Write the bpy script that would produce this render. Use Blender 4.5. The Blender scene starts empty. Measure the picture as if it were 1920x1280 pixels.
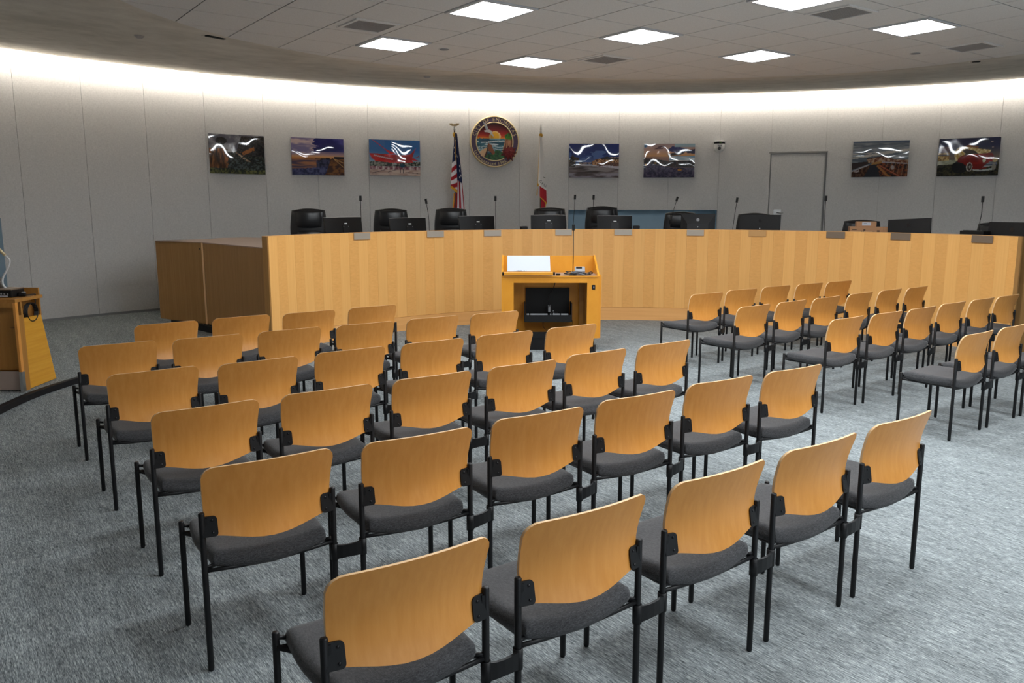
import bpy, bmesh, math, random
import numpy as np
from mathutils import Vector, Matrix

# ------------------------------------------------------------------ camera
CF, CP, CH = 1517.7, 0.1651, 1.7179          # focal length (px of 1920), pitch down, eye height
scene = bpy.context.scene
cam_data = bpy.data.cameras.new('camera')
cam_data.sensor_width = 36.0
cam_data.lens = CF / 1920 * 36.0
cam_data.clip_start = 0.05
cam = bpy.data.objects.new('camera', cam_data)
cam.location = (0, 0, CH)
cam.rotation_euler = (math.pi / 2 - CP, 0, 0)
scene.collection.objects.link(cam)
scene.camera = cam
# ------------------------------------------------------------------ world, light levels, exposure
world = bpy.data.worlds.new('world'); scene.world = world
world.use_nodes = True
world.node_tree.nodes['Background'].inputs[0].default_value = (0.80, 0.90, 1.0, 1)
world.node_tree.nodes['Background'].inputs[1].default_value = 1.0
PANEL_COL, PANEL_POWER = (0.92, 0.97, 1.0), 17.0
COVE_COL, COVE_POWER = (1.0, 0.93, 0.82), 11.0
scene.view_settings.view_transform = 'Standard'
scene.view_settings.look = 'None'
scene.view_settings.exposure = 1.18
scene.view_settings.gamma = 1.0
scene.view_settings.use_curve_mapping = False

COL = scene.collection
PI = math.pi
rnd = random.Random(7)
# ------------------------------------------------------------------ survey helpers (pixel of the photo -> place in the room)
SP, CPc = math.sin(CP), math.cos(CP)
def ray(u, v):
    x, y = (u - 960) / CF, -(v - 640) / CF
    return (x, CPc + SP * y, -SP + CPc * y)
def at(u, v, z):
    d = ray(u, v); t = (z - CH) / d[2]
    return (d[0] * t, d[1] * t)
def ring(u, v, c, R):
    d = ray(u, v); n = math.hypot(d[0], d[1]); dx, dy = d[0] / n, d[1] / n
    b = dx * c[0] + dy * c[1]; q = max(0, b * b - (c[0] ** 2 + c[1] ** 2 - R * R))
    t = b + math.sqrt(q)
    return (dx * t, dy * t)
def zat(p, u, v):
    d = ray(u, v)
    return CH + d[2] * math.hypot(p[0], p[1]) / math.hypot(d[0], d[1])
WC, WR = (2.1525, 5.0238), 11.292             # curved wall
DC, DR, DZ = (1.4756, 7.7598), 4.5784, 1.3818  # council dais arc
ZC, ZE = 3.36, 3.822                           # tile ceiling, cove edge
PZ = 0.5                                       # platform behind the dais
SZ = 0.05                                      # staff platform at the left
# ------------------------------------------------------------------ materials
def lin(c):
    return tuple((x / 255 / 12.92) if x / 255 <= 0.04045 else ((x / 255 + 0.055) / 1.055) ** 2.4 for x in c)
def newmat(name):
    m = bpy.data.materials.new(name); m.use_nodes = True
    nt = m.node_tree; b = nt.nodes['Principled BSDF']
    return m, nt, b
def setin(b, **k):
    for n, v in k.items():
        n = n.replace('_', ' ')
        if n in b.inputs: b.inputs[n].default_value = v
def plain(name, rgb, rough=0.5, metal=0.0, spec=0.5, coat=0.0):
    m, nt, b = newmat(name)
    setin(b, Base_Color=(*lin(rgb), 1), Roughness=rough, Metallic=metal, Specular_IOR_Level=spec, Coat_Weight=coat)
    return m
def N(nt, t, **k):
    n = nt.nodes.new(t)
    for a, v in k.items(): setattr(n, a, v)
    return n
def mapped_noise(nt, scale, rot=(0, 0, 0), coord='Object', detail=3.0, nscale=1.0, rough=0.6, src=None):
    tc = N(nt, 'ShaderNodeTexCoord'); mp = N(nt, 'ShaderNodeMapping'); no = N(nt, 'ShaderNodeTexNoise')
    mp.inputs['Scale'].default_value = scale; mp.inputs['Rotation'].default_value = rot
    no.inputs['Scale'].default_value = nscale; no.inputs['Detail'].default_value = detail
    no.inputs['Roughness'].default_value = rough
    if rot != (0, 0, 0):
        m2 = N(nt, 'ShaderNodeMapping'); m2.inputs['Rotation'].default_value = rot
        mp.inputs['Rotation'].default_value = (0, 0, 0)
        nt.links.new(src or tc.outputs[coord], m2.inputs[0]); nt.links.new(m2.outputs[0], mp.inputs[0])
    else:
        nt.links.new(src or tc.outputs[coord], mp.inputs[0])
    nt.links.new(mp.outputs[0], no.inputs['Vector'])
    return no
def ramp(nt, src, stops):
    r = N(nt, 'ShaderNodeValToRGB'); e = r.color_ramp.elements
    while len(e) < len(stops): e.new(0.5)
    for el, (p, c) in zip(e, stops): el.position = p; el.color = (*lin(c), 1)
    nt.links.new(src, r.inputs[0]); return r
def mix(nt, a, b, fac, mode='MIX'):
    m = N(nt, 'ShaderNodeMix', data_type='RGBA', blend_type=mode)
    for sock, v in ((m.inputs[6], a), (m.inputs[7], b), (m.inputs[0], fac)):
        if hasattr(v, 'default_value') or hasattr(v, 'is_output'): nt.links.new(v, sock)
        else: sock.default_value = v if not isinstance(v, tuple) else (*v, 1)
    return m.outputs[2]
def bump(nt, b, src, dist=0.002, strength=0.5):
    bp = N(nt, 'ShaderNodeBump'); bp.inputs['Distance'].default_value = dist; bp.inputs['Strength'].default_value = strength
    nt.links.new(src, bp.inputs['Height']); nt.links.new(bp.outputs[0], b.inputs['Normal'])
def wood(name, dark, mid, light, grain=(60, 60, 3), rough=0.38, rand=0.12, fig=None, coat=0.0, attr=None):
    m, nt, b = newmat(name)
    src = None
    if attr:
        a = N(nt, 'ShaderNodeAttribute', attribute_name=attr); src = a.outputs['Vector']
    oi = N(nt, 'ShaderNodeObjectInfo')
    no = mapped_noise(nt, grain, src=src, detail=4, nscale=1.0)
    no.noise_dimensions = '4D'
    ml = N(nt, 'ShaderNodeMath', operation='MULTIPLY'); ml.inputs[1].default_value = 37.0
    nt.links.new(oi.outputs['Random'], ml.inputs[0]); nt.links.new(ml.outputs[0], no.inputs['W'])
    r = ramp(nt, no.outputs['Fac'], [(0.25, dark), (0.5, mid), (0.75, light)])
    col = r.outputs[0]
    if fig:
        n2 = mapped_noise(nt, fig, src=src, detail=2)
        r2 = ramp(nt, n2.outputs['Fac'], [(0.38, (215, 215, 215)), (0.62, (255, 255, 255))])
        col = mix(nt, col, r2.outputs[0], 0.8, 'MULTIPLY')
    hv = N(nt, 'ShaderNodeHueSaturation')
    mr = N(nt, 'ShaderNodeMapRange'); mr.inputs[3].default_value = 1 - rand; mr.inputs[4].default_value = 1 + rand
    nt.links.new(oi.outputs['Random'], mr.inputs[0]); nt.links.new(mr.outputs[0], hv.inputs['Value'])
    nt.links.new(col, hv.inputs['Color']); nt.links.new(hv.outputs[0], b.inputs['Base Color'])
    setin(b, Roughness=rough, Specular_IOR_Level=0.45, Coat_Weight=coat, Coat_Roughness=0.2)
    return m
M = {}
M['ply'] = wood('maple_plywood', (214, 143, 64), (221, 151, 72), (227, 159, 81), grain=(46, 46, 3.0), rough=0.33, rand=0.035)
M['ply_edge'] = plain('plywood_edge', (232, 190, 140), 0.45)
M['veneer_a'] = wood('veneer_leaf_a', (225, 164, 91), (232, 172, 98), (238, 179, 105), grain=(18, 18, 45), rough=0.4, rand=0.03, attr='uvw')
M['veneer_b'] = wood('veneer_leaf_b', (233, 174, 99), (239, 181, 106), (244, 188, 114), grain=(70, 70, 1.2), rough=0.4, rand=0.03, attr='uvw')
M['plinth'] = wood('plinth_wood', (222, 160, 94), (232, 173, 106), (240, 184, 118), grain=(1.1, 1.1, 26), rough=0.42, rand=0.02, attr='uvw')
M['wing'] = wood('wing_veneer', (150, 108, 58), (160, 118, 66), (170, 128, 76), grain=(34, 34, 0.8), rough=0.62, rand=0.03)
M['honey'] = wood('honey_laminate', (216, 142, 36), (222, 149, 41), (228, 156, 48), grain=(7, 7, 4), rough=0.4, rand=0.0)
M['honey_h'] = wood('honey_cross_grain', (212, 148, 42), (222, 160, 52), (230, 172, 66), grain=(1.5, 1.5, 40), rough=0.4, rand=0.0)
M['ochre'] = wood('ochre_oak', (165, 112, 48), (175, 122, 56), (185, 132, 64), grain=(30, 30, 1.5), rough=0.45, rand=0.02)
M['laminate'] = plain('brown_grey_laminate', (164, 140, 124), 0.5)
M['black'] = plain('black_powder_coat', (18, 18, 20), 0.45, 0.0, 0.35)
M['blackp'] = plain('black_plastic', (15, 14, 15), 0.5, 0.0, 0.3)
M['screw'] = plain('dark_screw', (58, 58, 60), 0.3, 0.8)
M['grey_plastic'] = plain('grey_plastic', (150, 152, 156), 0.45)
M['white_plastic'] = plain('white_plastic', (226, 226, 226), 0.4)
M['white_metal'] = plain('white_painted_metal', (222, 222, 224), 0.4)
M['steel'] = plain('brushed_steel', (190, 190, 188), 0.28, 1.0)
M['nickel'] = plain('plate_metal', (176, 168, 156), 0.45, 0.35)
M['brassplate'] = plain('brass_plate', (206, 160, 104), 0.4, 0.3)
M['pewter'] = plain('dark_plate', (128, 112, 96), 0.45, 0.3)
M['gold'] = plain('gold_paint', (214, 194, 152), 0.4, 0.35)
M['goldfringe'] = plain('gold_fringe', (214, 160, 52), 0.7)
M['kick'] = plain('grey_kick_plate', (168, 150, 140), 0.5)
M['white_paper'] = plain('white_board', (182, 187, 198), 0.5)
M['ink'] = plain('dark_ink', (40, 40, 44), 0.6)
M['card'] = plain('brown_cardboard', (172, 128, 92), 0.8)
M['card_dark'] = plain('cardboard_print', (88, 66, 50), 0.8)
M['brownpole'] = plain('dark_wood_pole', (86, 66, 46), 0.4)
M['curb'] = plain('black_vinyl_nosing', (22, 22, 25), 0.65, 0.0, 0.25)
M['bluewall'] = plain('blue_grey_paint', (128, 152, 170), 0.7)
M['vent_dark'] = plain('vent_mesh_grey', (176, 171, 168), 0.7)
M['dark_slot'] = plain('dark_slot', (22, 22, 22), 0.8)
M['cable'] = plain('black_cable', (16, 16, 17), 0.5)
M['cable_grey'] = plain('grey_cable', (120, 124, 132), 0.5)
M['green_led'] = plain('green_glass', (70, 130, 30), 0.2)
M['glass_black'] = plain('black_lens', (6, 6, 7), 0.08, coat=1.0)
M['ceilgrid'] = plain('ceiling_grid', (120, 117, 114), 0.7)
def fabric():
    m, nt, b = newmat('charcoal_seat_fabric')
    n1 = mapped_noise(nt, (900, 70, 300), detail=2); n2 = mapped_noise(nt, (70, 900, 300), detail=2)
    a = mix(nt, n1.outputs['Fac'], n2.outputs['Fac'], 0.5)
    r = ramp(nt, a, [(0.36, (46, 46, 48)), (0.5, (66, 66, 68)), (0.64, (92, 92, 94))])
    nt.links.new(r.outputs[0], b.inputs['Base Color'])
    setin(b, Roughness=0.9, Specular_IOR_Level=0.2, Sheen_Weight=0.15)
    bump(nt, b, a, 0.001, 0.5); return m
M['fabric'] = fabric()
def leather():
    m, nt, b = newmat('black_leather')
    n1 = mapped_noise(nt, (140, 140, 140), detail=3)
    setin(b, Base_Color=(*lin((26, 27, 30)), 1), Roughness=0.34, Specular_IOR_Level=0.6)
    bump(nt, b, n1.outputs['Fac'], 0.001, 0.3); return m
M['leather'] = leather()
def carpet():
    m, nt, b = newmat('grey_striated_carpet')
    rot = (0, 0, -math.radians(36))
    n1 = mapped_noise(nt, (420, 34, 1), rot=rot, detail=2, rough=0.65)
    n2 = mapped_noise(nt, (150, 8, 1), rot=rot, detail=2, rough=0.6)
    n3 = mapped_noise(nt, (9, 0.9, 1), rot=rot, detail=3)
    a = mix(nt, n1.outputs['Fac'], n2.outputs['Fac'], 0.35)
    r = ramp(nt, a, [(0.36, (74, 80, 83)), (0.5, (138, 145, 148)), (0.64, (204, 211, 211))])
    r3 = ramp(nt, n3.outputs['Fac'], [(0.3, (214, 214, 214)), (0.7, (255, 255, 255))])
    c = mix(nt, r.outputs[0], r3.outputs[0], 0.75, 'MULTIPLY')
    nt.links.new(c, b.inputs['Base Color'])
    setin(b, Roughness=0.95, Specular_IOR_Level=0.15)
    bump(nt, b, a, 0.004, 0.6); return m
M['carpet'] = carpet()
def wallfab():
    m, nt, b = newmat('grey_wall_fabric')
    n1 = mapped_noise(nt, (30, 30, 220), detail=2); n2 = mapped_noise(nt, (220, 220, 30), detail=2)
    a = mix(nt, n1.outputs['Fac'], n2.outputs['Fac'], 0.5)
    r = ramp(nt, a, [(0.35, (197, 196, 196)), (0.65, (222, 221, 220))])
    nt.links.new(r.outputs[0], b.inputs['Base Color'])
    setin(b, Roughness=0.95, Specular_IOR_Level=0.1)
    return m
M['wall'] = wallfab()
def plaster():
    m, nt, b = newmat('trowelled_plaster')
    n1 = mapped_noise(nt, (3, 3, 3), detail=5, rough=0.65); n2 = mapped_noise(nt, (0.9, 0.9, 0.9), detail=3)
    a = mix(nt, n1.outputs['Fac'], n2.outputs['Fac'], 0.4)
    r = ramp(nt, a, [(0.36, (206, 198, 184)), (0.5, (224, 216, 203)), (0.66, (238, 231, 219))])
    nt.links.new(r.outputs[0], b.inputs['Base Color']); setin(b, Roughness=0.8)
    bump(nt, b, a, 0.02, 0.4); return m
M['plaster'] = plaster()
def tilemat():
    m, nt, b = newmat('acoustic_ceiling_tile')
    n1 = mapped_noise(nt, (160, 160, 160), detail=3)
    r = ramp(nt, n1.outputs['Fac'], [(0.35, (226, 222, 218)), (0.65, (240, 237, 233))])
    nt.links.new(r.outputs[0], b.inputs['Base Color']); setin(b, Roughness=0.9, Specular_IOR_Level=0.2)
    return m
M['tile'] = tilemat()
def emitter(name, col, power):
    m, nt, b = newmat(name)
    setin(b, Base_Color=(0.9, 0.9, 0.9, 1), Emission_Color=(*col, 1), Emission_Strength=power, Roughness=0.6)
    return m
M['panel_light'] = emitter('lit_diffuser', PANEL_COL, PANEL_POWER)
M['cove_light'] = emitter('cove_led', COVE_COL, COVE_POWER)
def painted(name, rough=0.5, coat=0.0):
    m, nt, b = newmat(name)
    a = N(nt, 'ShaderNodeAttribute', attribute_name='Col')
    nt.links.new(a.outputs['Color'], b.inputs['Base Color'])
    setin(b, Roughness=rough, Coat_Weight=coat, Coat_Roughness=0.02, Coat_IOR=1.6); return m
M['print'] = painted('glossy_photo_print', 0.4, 1.0); M['print'].node_tree.nodes['Principled BSDF'].inputs['Specular IOR Level'].default_value = 0.05
M['seal_paint'] = painted('seal_paint', 0.45)
M['flag'] = painted('flag_cloth', 0.75)
# ------------------------------------------------------------------ mesh builder
class MB:
    def __init__(s): s.v = []; s.f = []; s.m = []; s.sm = []; s.uvw = None; s.col = None
    def add(s, verts, faces, mat=0, smooth=False):
        o = len(s.v); s.v += [tuple(p) for p in verts]
        for f in faces: s.f.append(tuple(i + o for i in f)); s.m.append(mat); s.sm.append(smooth)
        return s
    def box(s, c, d, rot=None, mat=0, bev=0.0, seg=2):
        bm = bmesh.new(); bmesh.ops.create_cube(bm, size=1.0)
        for v in bm.verts: v.co = Vector((v.co.x * d[0], v.co.y * d[1], v.co.z * d[2]))
        if bev: bmesh.ops.bevel(bm, geom=list(bm.edges), offset=bev, segments=seg, affect='EDGES', profile=0.5)
        R = rot if rot is not None else Matrix.Identity(3)
        vs = [R @ v.co + Vector(c) for v in bm.verts]; bm.verts.index_update()
        s.add(vs, [[v.index for v in f.verts] for f in bm.faces], mat, bool(bev) and seg > 2); bm.free(); return s
    def prism(s, poly, z0, z1, mat=0, side=None):
        n = len(poly); vs = [(x, y, z0) for x, y in poly] + [(x, y, z1) for x, y in poly]
        s.add(vs, [list(range(n))[::-1], list(range(n, 2 * n))], mat)
        o = len(s.v) - 2 * n
        for i in range(n):
            j = (i + 1) % n
            s.f.append((o + i, o + j, o + n + j, o + n + i)); s.m.append(mat if side is None else side); s.sm.append(False)
        return s
    def extrude(s, poly, fn, t, mat=0, side=None):
        """poly in a plane (a, b); fn(a, b, d) -> xyz; thickness t along d"""
        n = len(poly); vs = [fn(a, b, 0) for a, b in poly] + [fn(a, b, t) for a, b in poly]
        o = len(s.v); s.add(vs, [list(range(n))[::-1], list(range(n, 2 * n))], mat)
        for i in range(n):
            j = (i + 1) % n
            s.f.append((o + i, o + j, o + n + j, o + n + i)); s.m.append(mat if side is None else side); s.sm.append(False)
        return s
    def tube(s, pts, r, n=8, mat=0, cap=True, r2=None):
        pts = [Vector(p) for p in pts]; k = len(pts); up = None; vs = []
        for i, p in enumerate(pts):
            d = (pts[min(i + 1, k - 1)] - pts[max(i - 1, 0)]).normalized()
            if up is None:
                up = Vector((0, 0, 1)) if abs(d.z) < 0.9 else Vector((1, 0, 0))
            a = d.cross(up).normalized(); b = a.cross(d).normalized(); up = b
            rr = r if r2 is None else r + (r2 - r) * i / (k - 1)
            for q in range(n):
                t = 2 * PI * q / n; vs.append(p + a * (rr * math.cos(t)) + b * (rr * math.sin(t)))
        fs = [(i * n + q, i * n + (q + 1) % n, (i + 1) * n + (q + 1) % n, (i + 1) * n + q) for i in range(k - 1) for q in range(n)]
        s.add(vs, fs, mat, True)
        if cap:
            o = len(s.v) - len(vs)
            s.f.append(tuple(o + q for q in range(n))[::-1]); s.f.append(tuple(o + (k - 1) * n + q for q in range(n)))
            s.m += [mat, mat]; s.sm += [False, False]
        return s
    def lathe(s, prof, c=(0, 0, 0), n=16, mat=0, smooth=True, axis='Z', cap=True):
        vs = []
        for r, z in prof:
            for q in range(n):
                t = 2 * PI * q / n; p = (r * math.cos(t), r * math.sin(t), z)
                if axis == 'Y': p = (p[0], -p[2], p[1])
                vs.append((c[0] + p[0], c[1] + p[1], c[2] + p[2]))
        k = len(prof)
        fs = [(i * n + q, i * n + (q + 1) % n, (i + 1) * n + (q + 1) % n, (i + 1) * n + q) for i in range(k - 1) for q in range(n)]
        s.add(vs, fs, mat, smooth); o = len(s.v) - len(vs)
        if not cap: return s
        if prof[0][0] > 1e-6: s.f.append(tuple(o + q for q in range(n))[::-1]); s.m.append(mat); s.sm.append(False)
        if prof[-1][0] > 1e-6: s.f.append(tuple(o + (k - 1) * n + q for q in range(n))); s.m.append(mat); s.sm.append(False)
        return s
    def grid(s, fn, nu, nv, mat=0, smooth=True, flip=False):
        vs = [fn(i / (nu - 1), j / (nv - 1)) for j in range(nv) for i in range(nu)]
        fs = []
        for j in range(nv - 1):
            for i in range(nu - 1):
                a = j * nu + i; q = (a, a + 1, a + nu + 1, a + nu); fs.append(q[::-1] if flip else q)
        return s.add(vs, fs, mat, smooth)
    def shell(s, fo, fi, nu, nv, mat=0, edge=None):
        """closed slab between two grids"""
        edge = mat if edge is None else edge; o = len(s.v)
        s.grid(fo, nu, nv, mat, True); s.grid(fi, nu, nv, mat, True, True); b = o + nu * nv
        loop = [i for i in range(nu)] + [j * nu + nu - 1 for j in range(1, nv)] + [(nv - 1) * nu + i for i in range(nu - 2, -1, -1)] + [j * nu for j in range(nv - 2, 0, -1)]
        e0 = len(s.v); L = len(loop)
        s.v += [s.v[o + p] for p in loop] + [s.v[b + p] for p in loop]      # own rim vertices keep the edge crisp
        for i in range(L):
            j = (i + 1) % L; s.f.append((e0 + i, e0 + L + i, e0 + L + j, e0 + j)); s.m.append(edge); s.sm.append(True)
        return s
    def mesh(s, name, mats):
        me = bpy.data.meshes.new(name); me.from_pydata([tuple(p) for p in s.v], [], s.f)
        for m in (mats if isinstance(mats, (list, tuple)) else [mats]): me.materials.append(M[m] if isinstance(m, str) else m)
        me.polygons.foreach_set('material_index', s.m); me.polygons.foreach_set('use_smooth', s.sm)
        if s.uvw is not None:
            a = me.attributes.new('uvw', 'FLOAT_VECTOR', 'POINT'); a.data.foreach_set('vector', [x for p in s.uvw for x in p])
        if s.col is not None:
            a = me.attributes.new('Col', 'FLOAT_COLOR', 'POINT'); a.data.foreach_set('color', [x for p in s.col for x in (*p, 1.0)])
        me.update(); return me
    def build(s, name, mats, parent=None):
        return link(name, s.mesh(name, mats), parent)
def link(name, me, parent=None, loc=None, rot=None):
    o = bpy.data.objects.new(name, me); COL.objects.link(o)
    if parent is not None: o.parent = parent
    if loc is not None: o.location = loc
    if rot is not None: o.rotation_euler = rot
    return o
def thing(name, label, cat, loc=(0, 0, 0), rz=0.0, group=None):
    o = bpy.data.objects.new(name, None); COL.objects.link(o); o.empty_display_size = 0.1
    o.location = loc; o.rotation_euler = (0, 0, rz); tag(o, label, cat, group); return o
def tag(o, label, cat, group=None):
    o['label'] = label; o['category'] = cat
    if group: o['group'] = group
    return o
def struct(o): o['kind'] = 'structure'; return o
def copy_tree(o, parent=None):
    c = o.copy(); COL.objects.link(c)
    if parent is not None: c.parent = parent
    for ch in list(o.children): copy_tree(ch, c)
    return c
def rz3(a): return Matrix.Rotation(a, 3, 'Z')
def rx3(a): return Matrix.Rotation(a, 3, 'X')
# ================================================================== ROOM
def wall_theta(u, v=330): p = ring(u, v, WC, WR); return math.atan2(p[1] - WC[1], p[0] - WC[0])
def wpt(t, r, z=0.0): return (WC[0] + r * math.cos(t), WC[1] + r * math.sin(t), z)
def arcband(mb, c, r0, r1, z0, z1, t0, t1, n, mat=0):
    """solid curved bar between radii r0<r1"""
    vs = []
    for i in range(n + 1):
        t = t0 + (t1 - t0) * i / n
        for r, z in ((r0, z0), (r1, z0), (r1, z1), (r0, z1)): vs.append((c[0] + r * math.cos(t), c[1] + r * math.sin(t), z))
    fs = []
    for i in range(n):
        for q in range(4):
            a, b = i * 4 + q, i * 4 + (q + 1) % 4; fs.append((a, b, b + 4, a + 4))
    fs += [(0, 1, 2, 3)[::-1], tuple(n * 4 + q for q in range(4))]
    return mb.add(vs, fs, mat)
# floor
m = MB(); m.add([wpt(2 * PI * i / 96, WR + 0.05, 0) for i in range(96)] + [wpt(2 * PI * i / 96, WR + 0.05, -0.1) for i in range(96)],
                [tuple(range(96)), tuple(range(192 - 1, 95, -1))])
struct(m.build('floor', 'carpet'))
# dais end points, wing line
DL = ring(502.5, 441, DC, DR); DRt = ring(1917, 444, DC, DR)
def dth(p): return math.atan2(p[1] - DC[1], p[0] - DC[0])
def dpt(t, r, z=0.0): return (DC[0] + r * math.cos(t), DC[1] + r * math.sin(t), z)
TL_, TR_ = dth(DL), dth(DRt)
W0 = at(301, 597, 0.13); W1 = at(388, 608, 0.13); wd = Vector((W0[0] - W1[0], W0[1] - W1[1])).normalized()
W2 = (DL[0] - 0.02, DL[1] + 0.02)
# staff platform at the left (5 cm step) and the black nosing
curb = [(-2.9, 3.3), (-3.45, 4.1), (-3.88, 4.95), (-4.14, 5.75), (-4.28, 6.5), (-4.34, 7.07), (-4.32, 7.5), (-4.24, 8.0), (-4.06, 8.7), (-3.8, 9.4), (-3.5, 9.95), (DL[0] - 0.12, DL[1] - 0.02)]
def smooth(pts, n=8):
    out = []
    P = [Vector(p) for p in pts]
    for i in range(len(P) - 1):
        p0, p1, p2, p3 = P[max(i - 1, 0)], P[i], P[i + 1], P[min(i + 2, len(P) - 1)]
        for k in range(n):
            t = k / n
            out.append(0.5 * ((2 * p1) + (p2 - p0) * t + (2 * p0 - 5 * p1 + 4 * p2 - p3) * t * t + (3 * p1 - p0 - 3 * p2 + p3) * t ** 3))
    out.append(P[-1]); return out
cs = smooth(curb, 5)
tw = wall_theta(330)
arc = [wpt(tw + (3.55 - tw) * i / 30, WR)[:2] for i in range(31)]
poly = [(p.x, p.y) for p in cs] + [(W1[0] + 0.1, W1[1] + 0.15), (W0[0] + 0.15, W0[1] + 0.1)] + arc + [(-8.0, 1.2)]
m = MB(); m.prism(poly[::-1], 0.001, SZ); struct(m.build('floor', 'carpet'))
m = MB(); vs = []; fs = []
for i, p in enumerate(cs):
    d = (cs[min(i + 1, len(cs) - 1)] - cs[max(i - 1, 0)]).normalized(); nrm = Vector((d.y, -d.x))
    for off, z in ((0.008, 0.0), (0.008, SZ + 0.002), (0.0, SZ + 0.006), (-0.055, SZ + 0.003), (-0.055, SZ - 0.01)):
        vs.append((p.x + nrm.x * off, p.y + nrm.y * off, z))
for i in range(len(cs) - 1):
    for q in range(4): a = i * 5 + q; fs.append((a, a + 5, a + 6, a + 1))
m.add(vs, fs); struct(m.build('trim_1', 'curb'))
# raised platform behind the dais
ts = [TL_ - 0.09 + (TR_ - TL_ + 0.09) * i / 40 for i in range(41)]
tw2 = wall_theta(1990)
poly = [dpt(t, DR + 0.12)[:2] for t in ts] + [wpt(tw2 + (tw - tw2) * i / 40, WR - 0.01)[:2] for i in range(41)] + [(W0[0] + 0.25, W0[1] + 0.2), (W1[0] + 0.2, W1[1] + 0.25)]
m = MB(); m.prism(poly, 0.0, PZ); struct(m.build('floor', 'carpet'))
# curved wall: dark backing shell with separate fabric panels
seams = [40, 165, 280, 390, 499, 596.6, 692, 787.5, 880, 973.7, 1066.5, 1159, 1253, 1347.5, 1443, 1545, 1649, 1755, 1868]
st = [wall_theta(u) for u in seams]
step = 1.02 / WR
while st[0] < 3.7: st.insert(0, st[0] + step)
while st[-1] > -0.55: st.append(st[-1] - step)
NT0, NT1 = wall_theta(1066.5), wall_theta(1346.5)
NZ = zat(ring(1200, 393.5, WC, WR), 1200, 393.5)
DT0, DT1 = wall_theta(1443.5), wall_theta(1546)
DTOP = zat(ring(1490, 287, WC, WR), 1490, 287)
WTOP = 4.45
REAR = 0.72
m = MB()
def wallseg(t0, t1, z0, z1, r):
    m.add([wpt(t0, r, z0), wpt(t1, r, z0), wpt(t1, r, z1), wpt(t0, r, z1)], [(0, 1, 2, 3)], 0)
edges = sorted([2 * PI * i / 120 - PI for i in range(120)] + [NT0, NT1])
edges.append(edges[0] + 2 * PI)
for a, b in zip(edges, edges[1:]):
    mid = (a + b) / 2
    if NT1 < mid < NT0:
        wallseg(a, b, NZ, WTOP, WR + 0.02)
    elif abs(mid + 0.75) < REAR:           # unseen gap added behind the camera, to the right, for fill light from the world
        wallseg(a, b, 0, 0.25, WR + 0.02); wallseg(a, b, 2.5, WTOP, WR + 0.02)
    else: wallseg(a, b, 0, WTOP, WR + 0.02)
wall = struct(m.build('wall_back', plain('wall_backing_grey', (178, 177, 176), 0.9)))  # plain grey backing, visible in the joints between panels
for t0, t1 in zip(st, st[1:]):
    mid = (t0 + t1) / 2; z0 = 0.02
    if NT1 < mid < NT0: z0 = NZ
    if DT1 < mid < DT0: z0 = DTOP + 0.02
    g = 0.0022 / WR
    arcband(MB(), WC, WR, WR + 0.018, z0, WTOP - 0.03, t1 + g, t0 - g, 5)
    mm = MB(); arcband(mm, WC, WR, WR + 0.018, z0, WTOP - 0.03, t1 + g, t0 - g, 5)
    mm.build('wall_panel', 'wall', wall)
m = MB(); arcband(m, WC, WR - 0.012, WR, SZ, SZ + 0.035, tw + 0.01, 3.3, 24); struct(m.build('baseboard_back', plain('grey_base', (136, 138, 140), 0.6)))
# blue strip of wall at the extreme left
bt0, bt1 = wall_theta(4, 440), wall_theta(-90)
bz0, bz1 = SZ + 0.04, zat(ring(2, 408, WC, WR), 2, 408)
m = MB(); arcband(m, WC, WR - 0.006, WR, bz0, bz1, bt0, bt1, 6); struct(m.build('trim_2', 'bluewall'))
# counter niche in the wall
m = MB()
nn = 12; tt = [NT1 + (NT0 - NT1) * i / nn for i in range(nn + 1)]
for a, b in zip(tt, tt[1:]):
    m.add([wpt(a, WR + 0.42, PZ), wpt(b, WR + 0.42, PZ), wpt(b, WR + 0.42, NZ + 0.1), wpt(a, WR + 0.42, NZ + 0.1)], [(0, 1, 2, 3)], 0)
    m.add([wpt(a, WR + 0.02, NZ), wpt(b, WR + 0.02, NZ), wpt(b, WR + 0.42, NZ), wpt(a, WR + 0.42, NZ)], [(0, 1, 2, 3)], 0)
    m.add([wpt(a, WR, PZ), wpt(b, WR, PZ), wpt(b, WR + 0.42, PZ), wpt(a, WR + 0.42, PZ)], [(3, 2, 1, 0)], 0)
for t in (NT0, NT1):
    m.add([wpt(t, WR, PZ), wpt(t, WR + 0.42, PZ), wpt(t, WR + 0.42, NZ), wpt(t, WR, NZ)], [(0, 1, 2, 3)], 0)
struct(m.build('wall_niche', plain('niche_paint', (178, 206, 224), 0.7)))
# flush door with frame
m = MB(); g = 0.012 / WR
arcband(m, WC, WR + 0.004, WR + 0.03, PZ, DTOP - 0.02, DT1 + g, DT0 - g, 5)
door = struct(m.build('door_1', 'wall'))
m = MB(); fr = 0.035 / WR
arcband(m, WC, WR - 0.01, WR + 0.02, DTOP, DTOP + 0.03, DT1 - fr, DT0 + fr, 6)
m.build('door_head', plain('grey_frame', (150, 149, 147), 0.5), door)
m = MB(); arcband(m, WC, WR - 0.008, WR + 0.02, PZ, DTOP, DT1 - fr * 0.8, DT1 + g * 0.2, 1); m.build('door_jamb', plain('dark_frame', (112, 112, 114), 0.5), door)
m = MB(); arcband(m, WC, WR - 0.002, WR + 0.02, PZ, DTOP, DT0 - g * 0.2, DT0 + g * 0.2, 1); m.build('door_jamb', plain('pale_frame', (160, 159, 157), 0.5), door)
hp = ring(1457, 398, WC, WR); hz = zat(hp, 1457, 398); ht = math.atan2(hp[1] - WC[1], hp[0] - WC[0])
m = MB(); R = rz3(ht - PI / 2)
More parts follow.
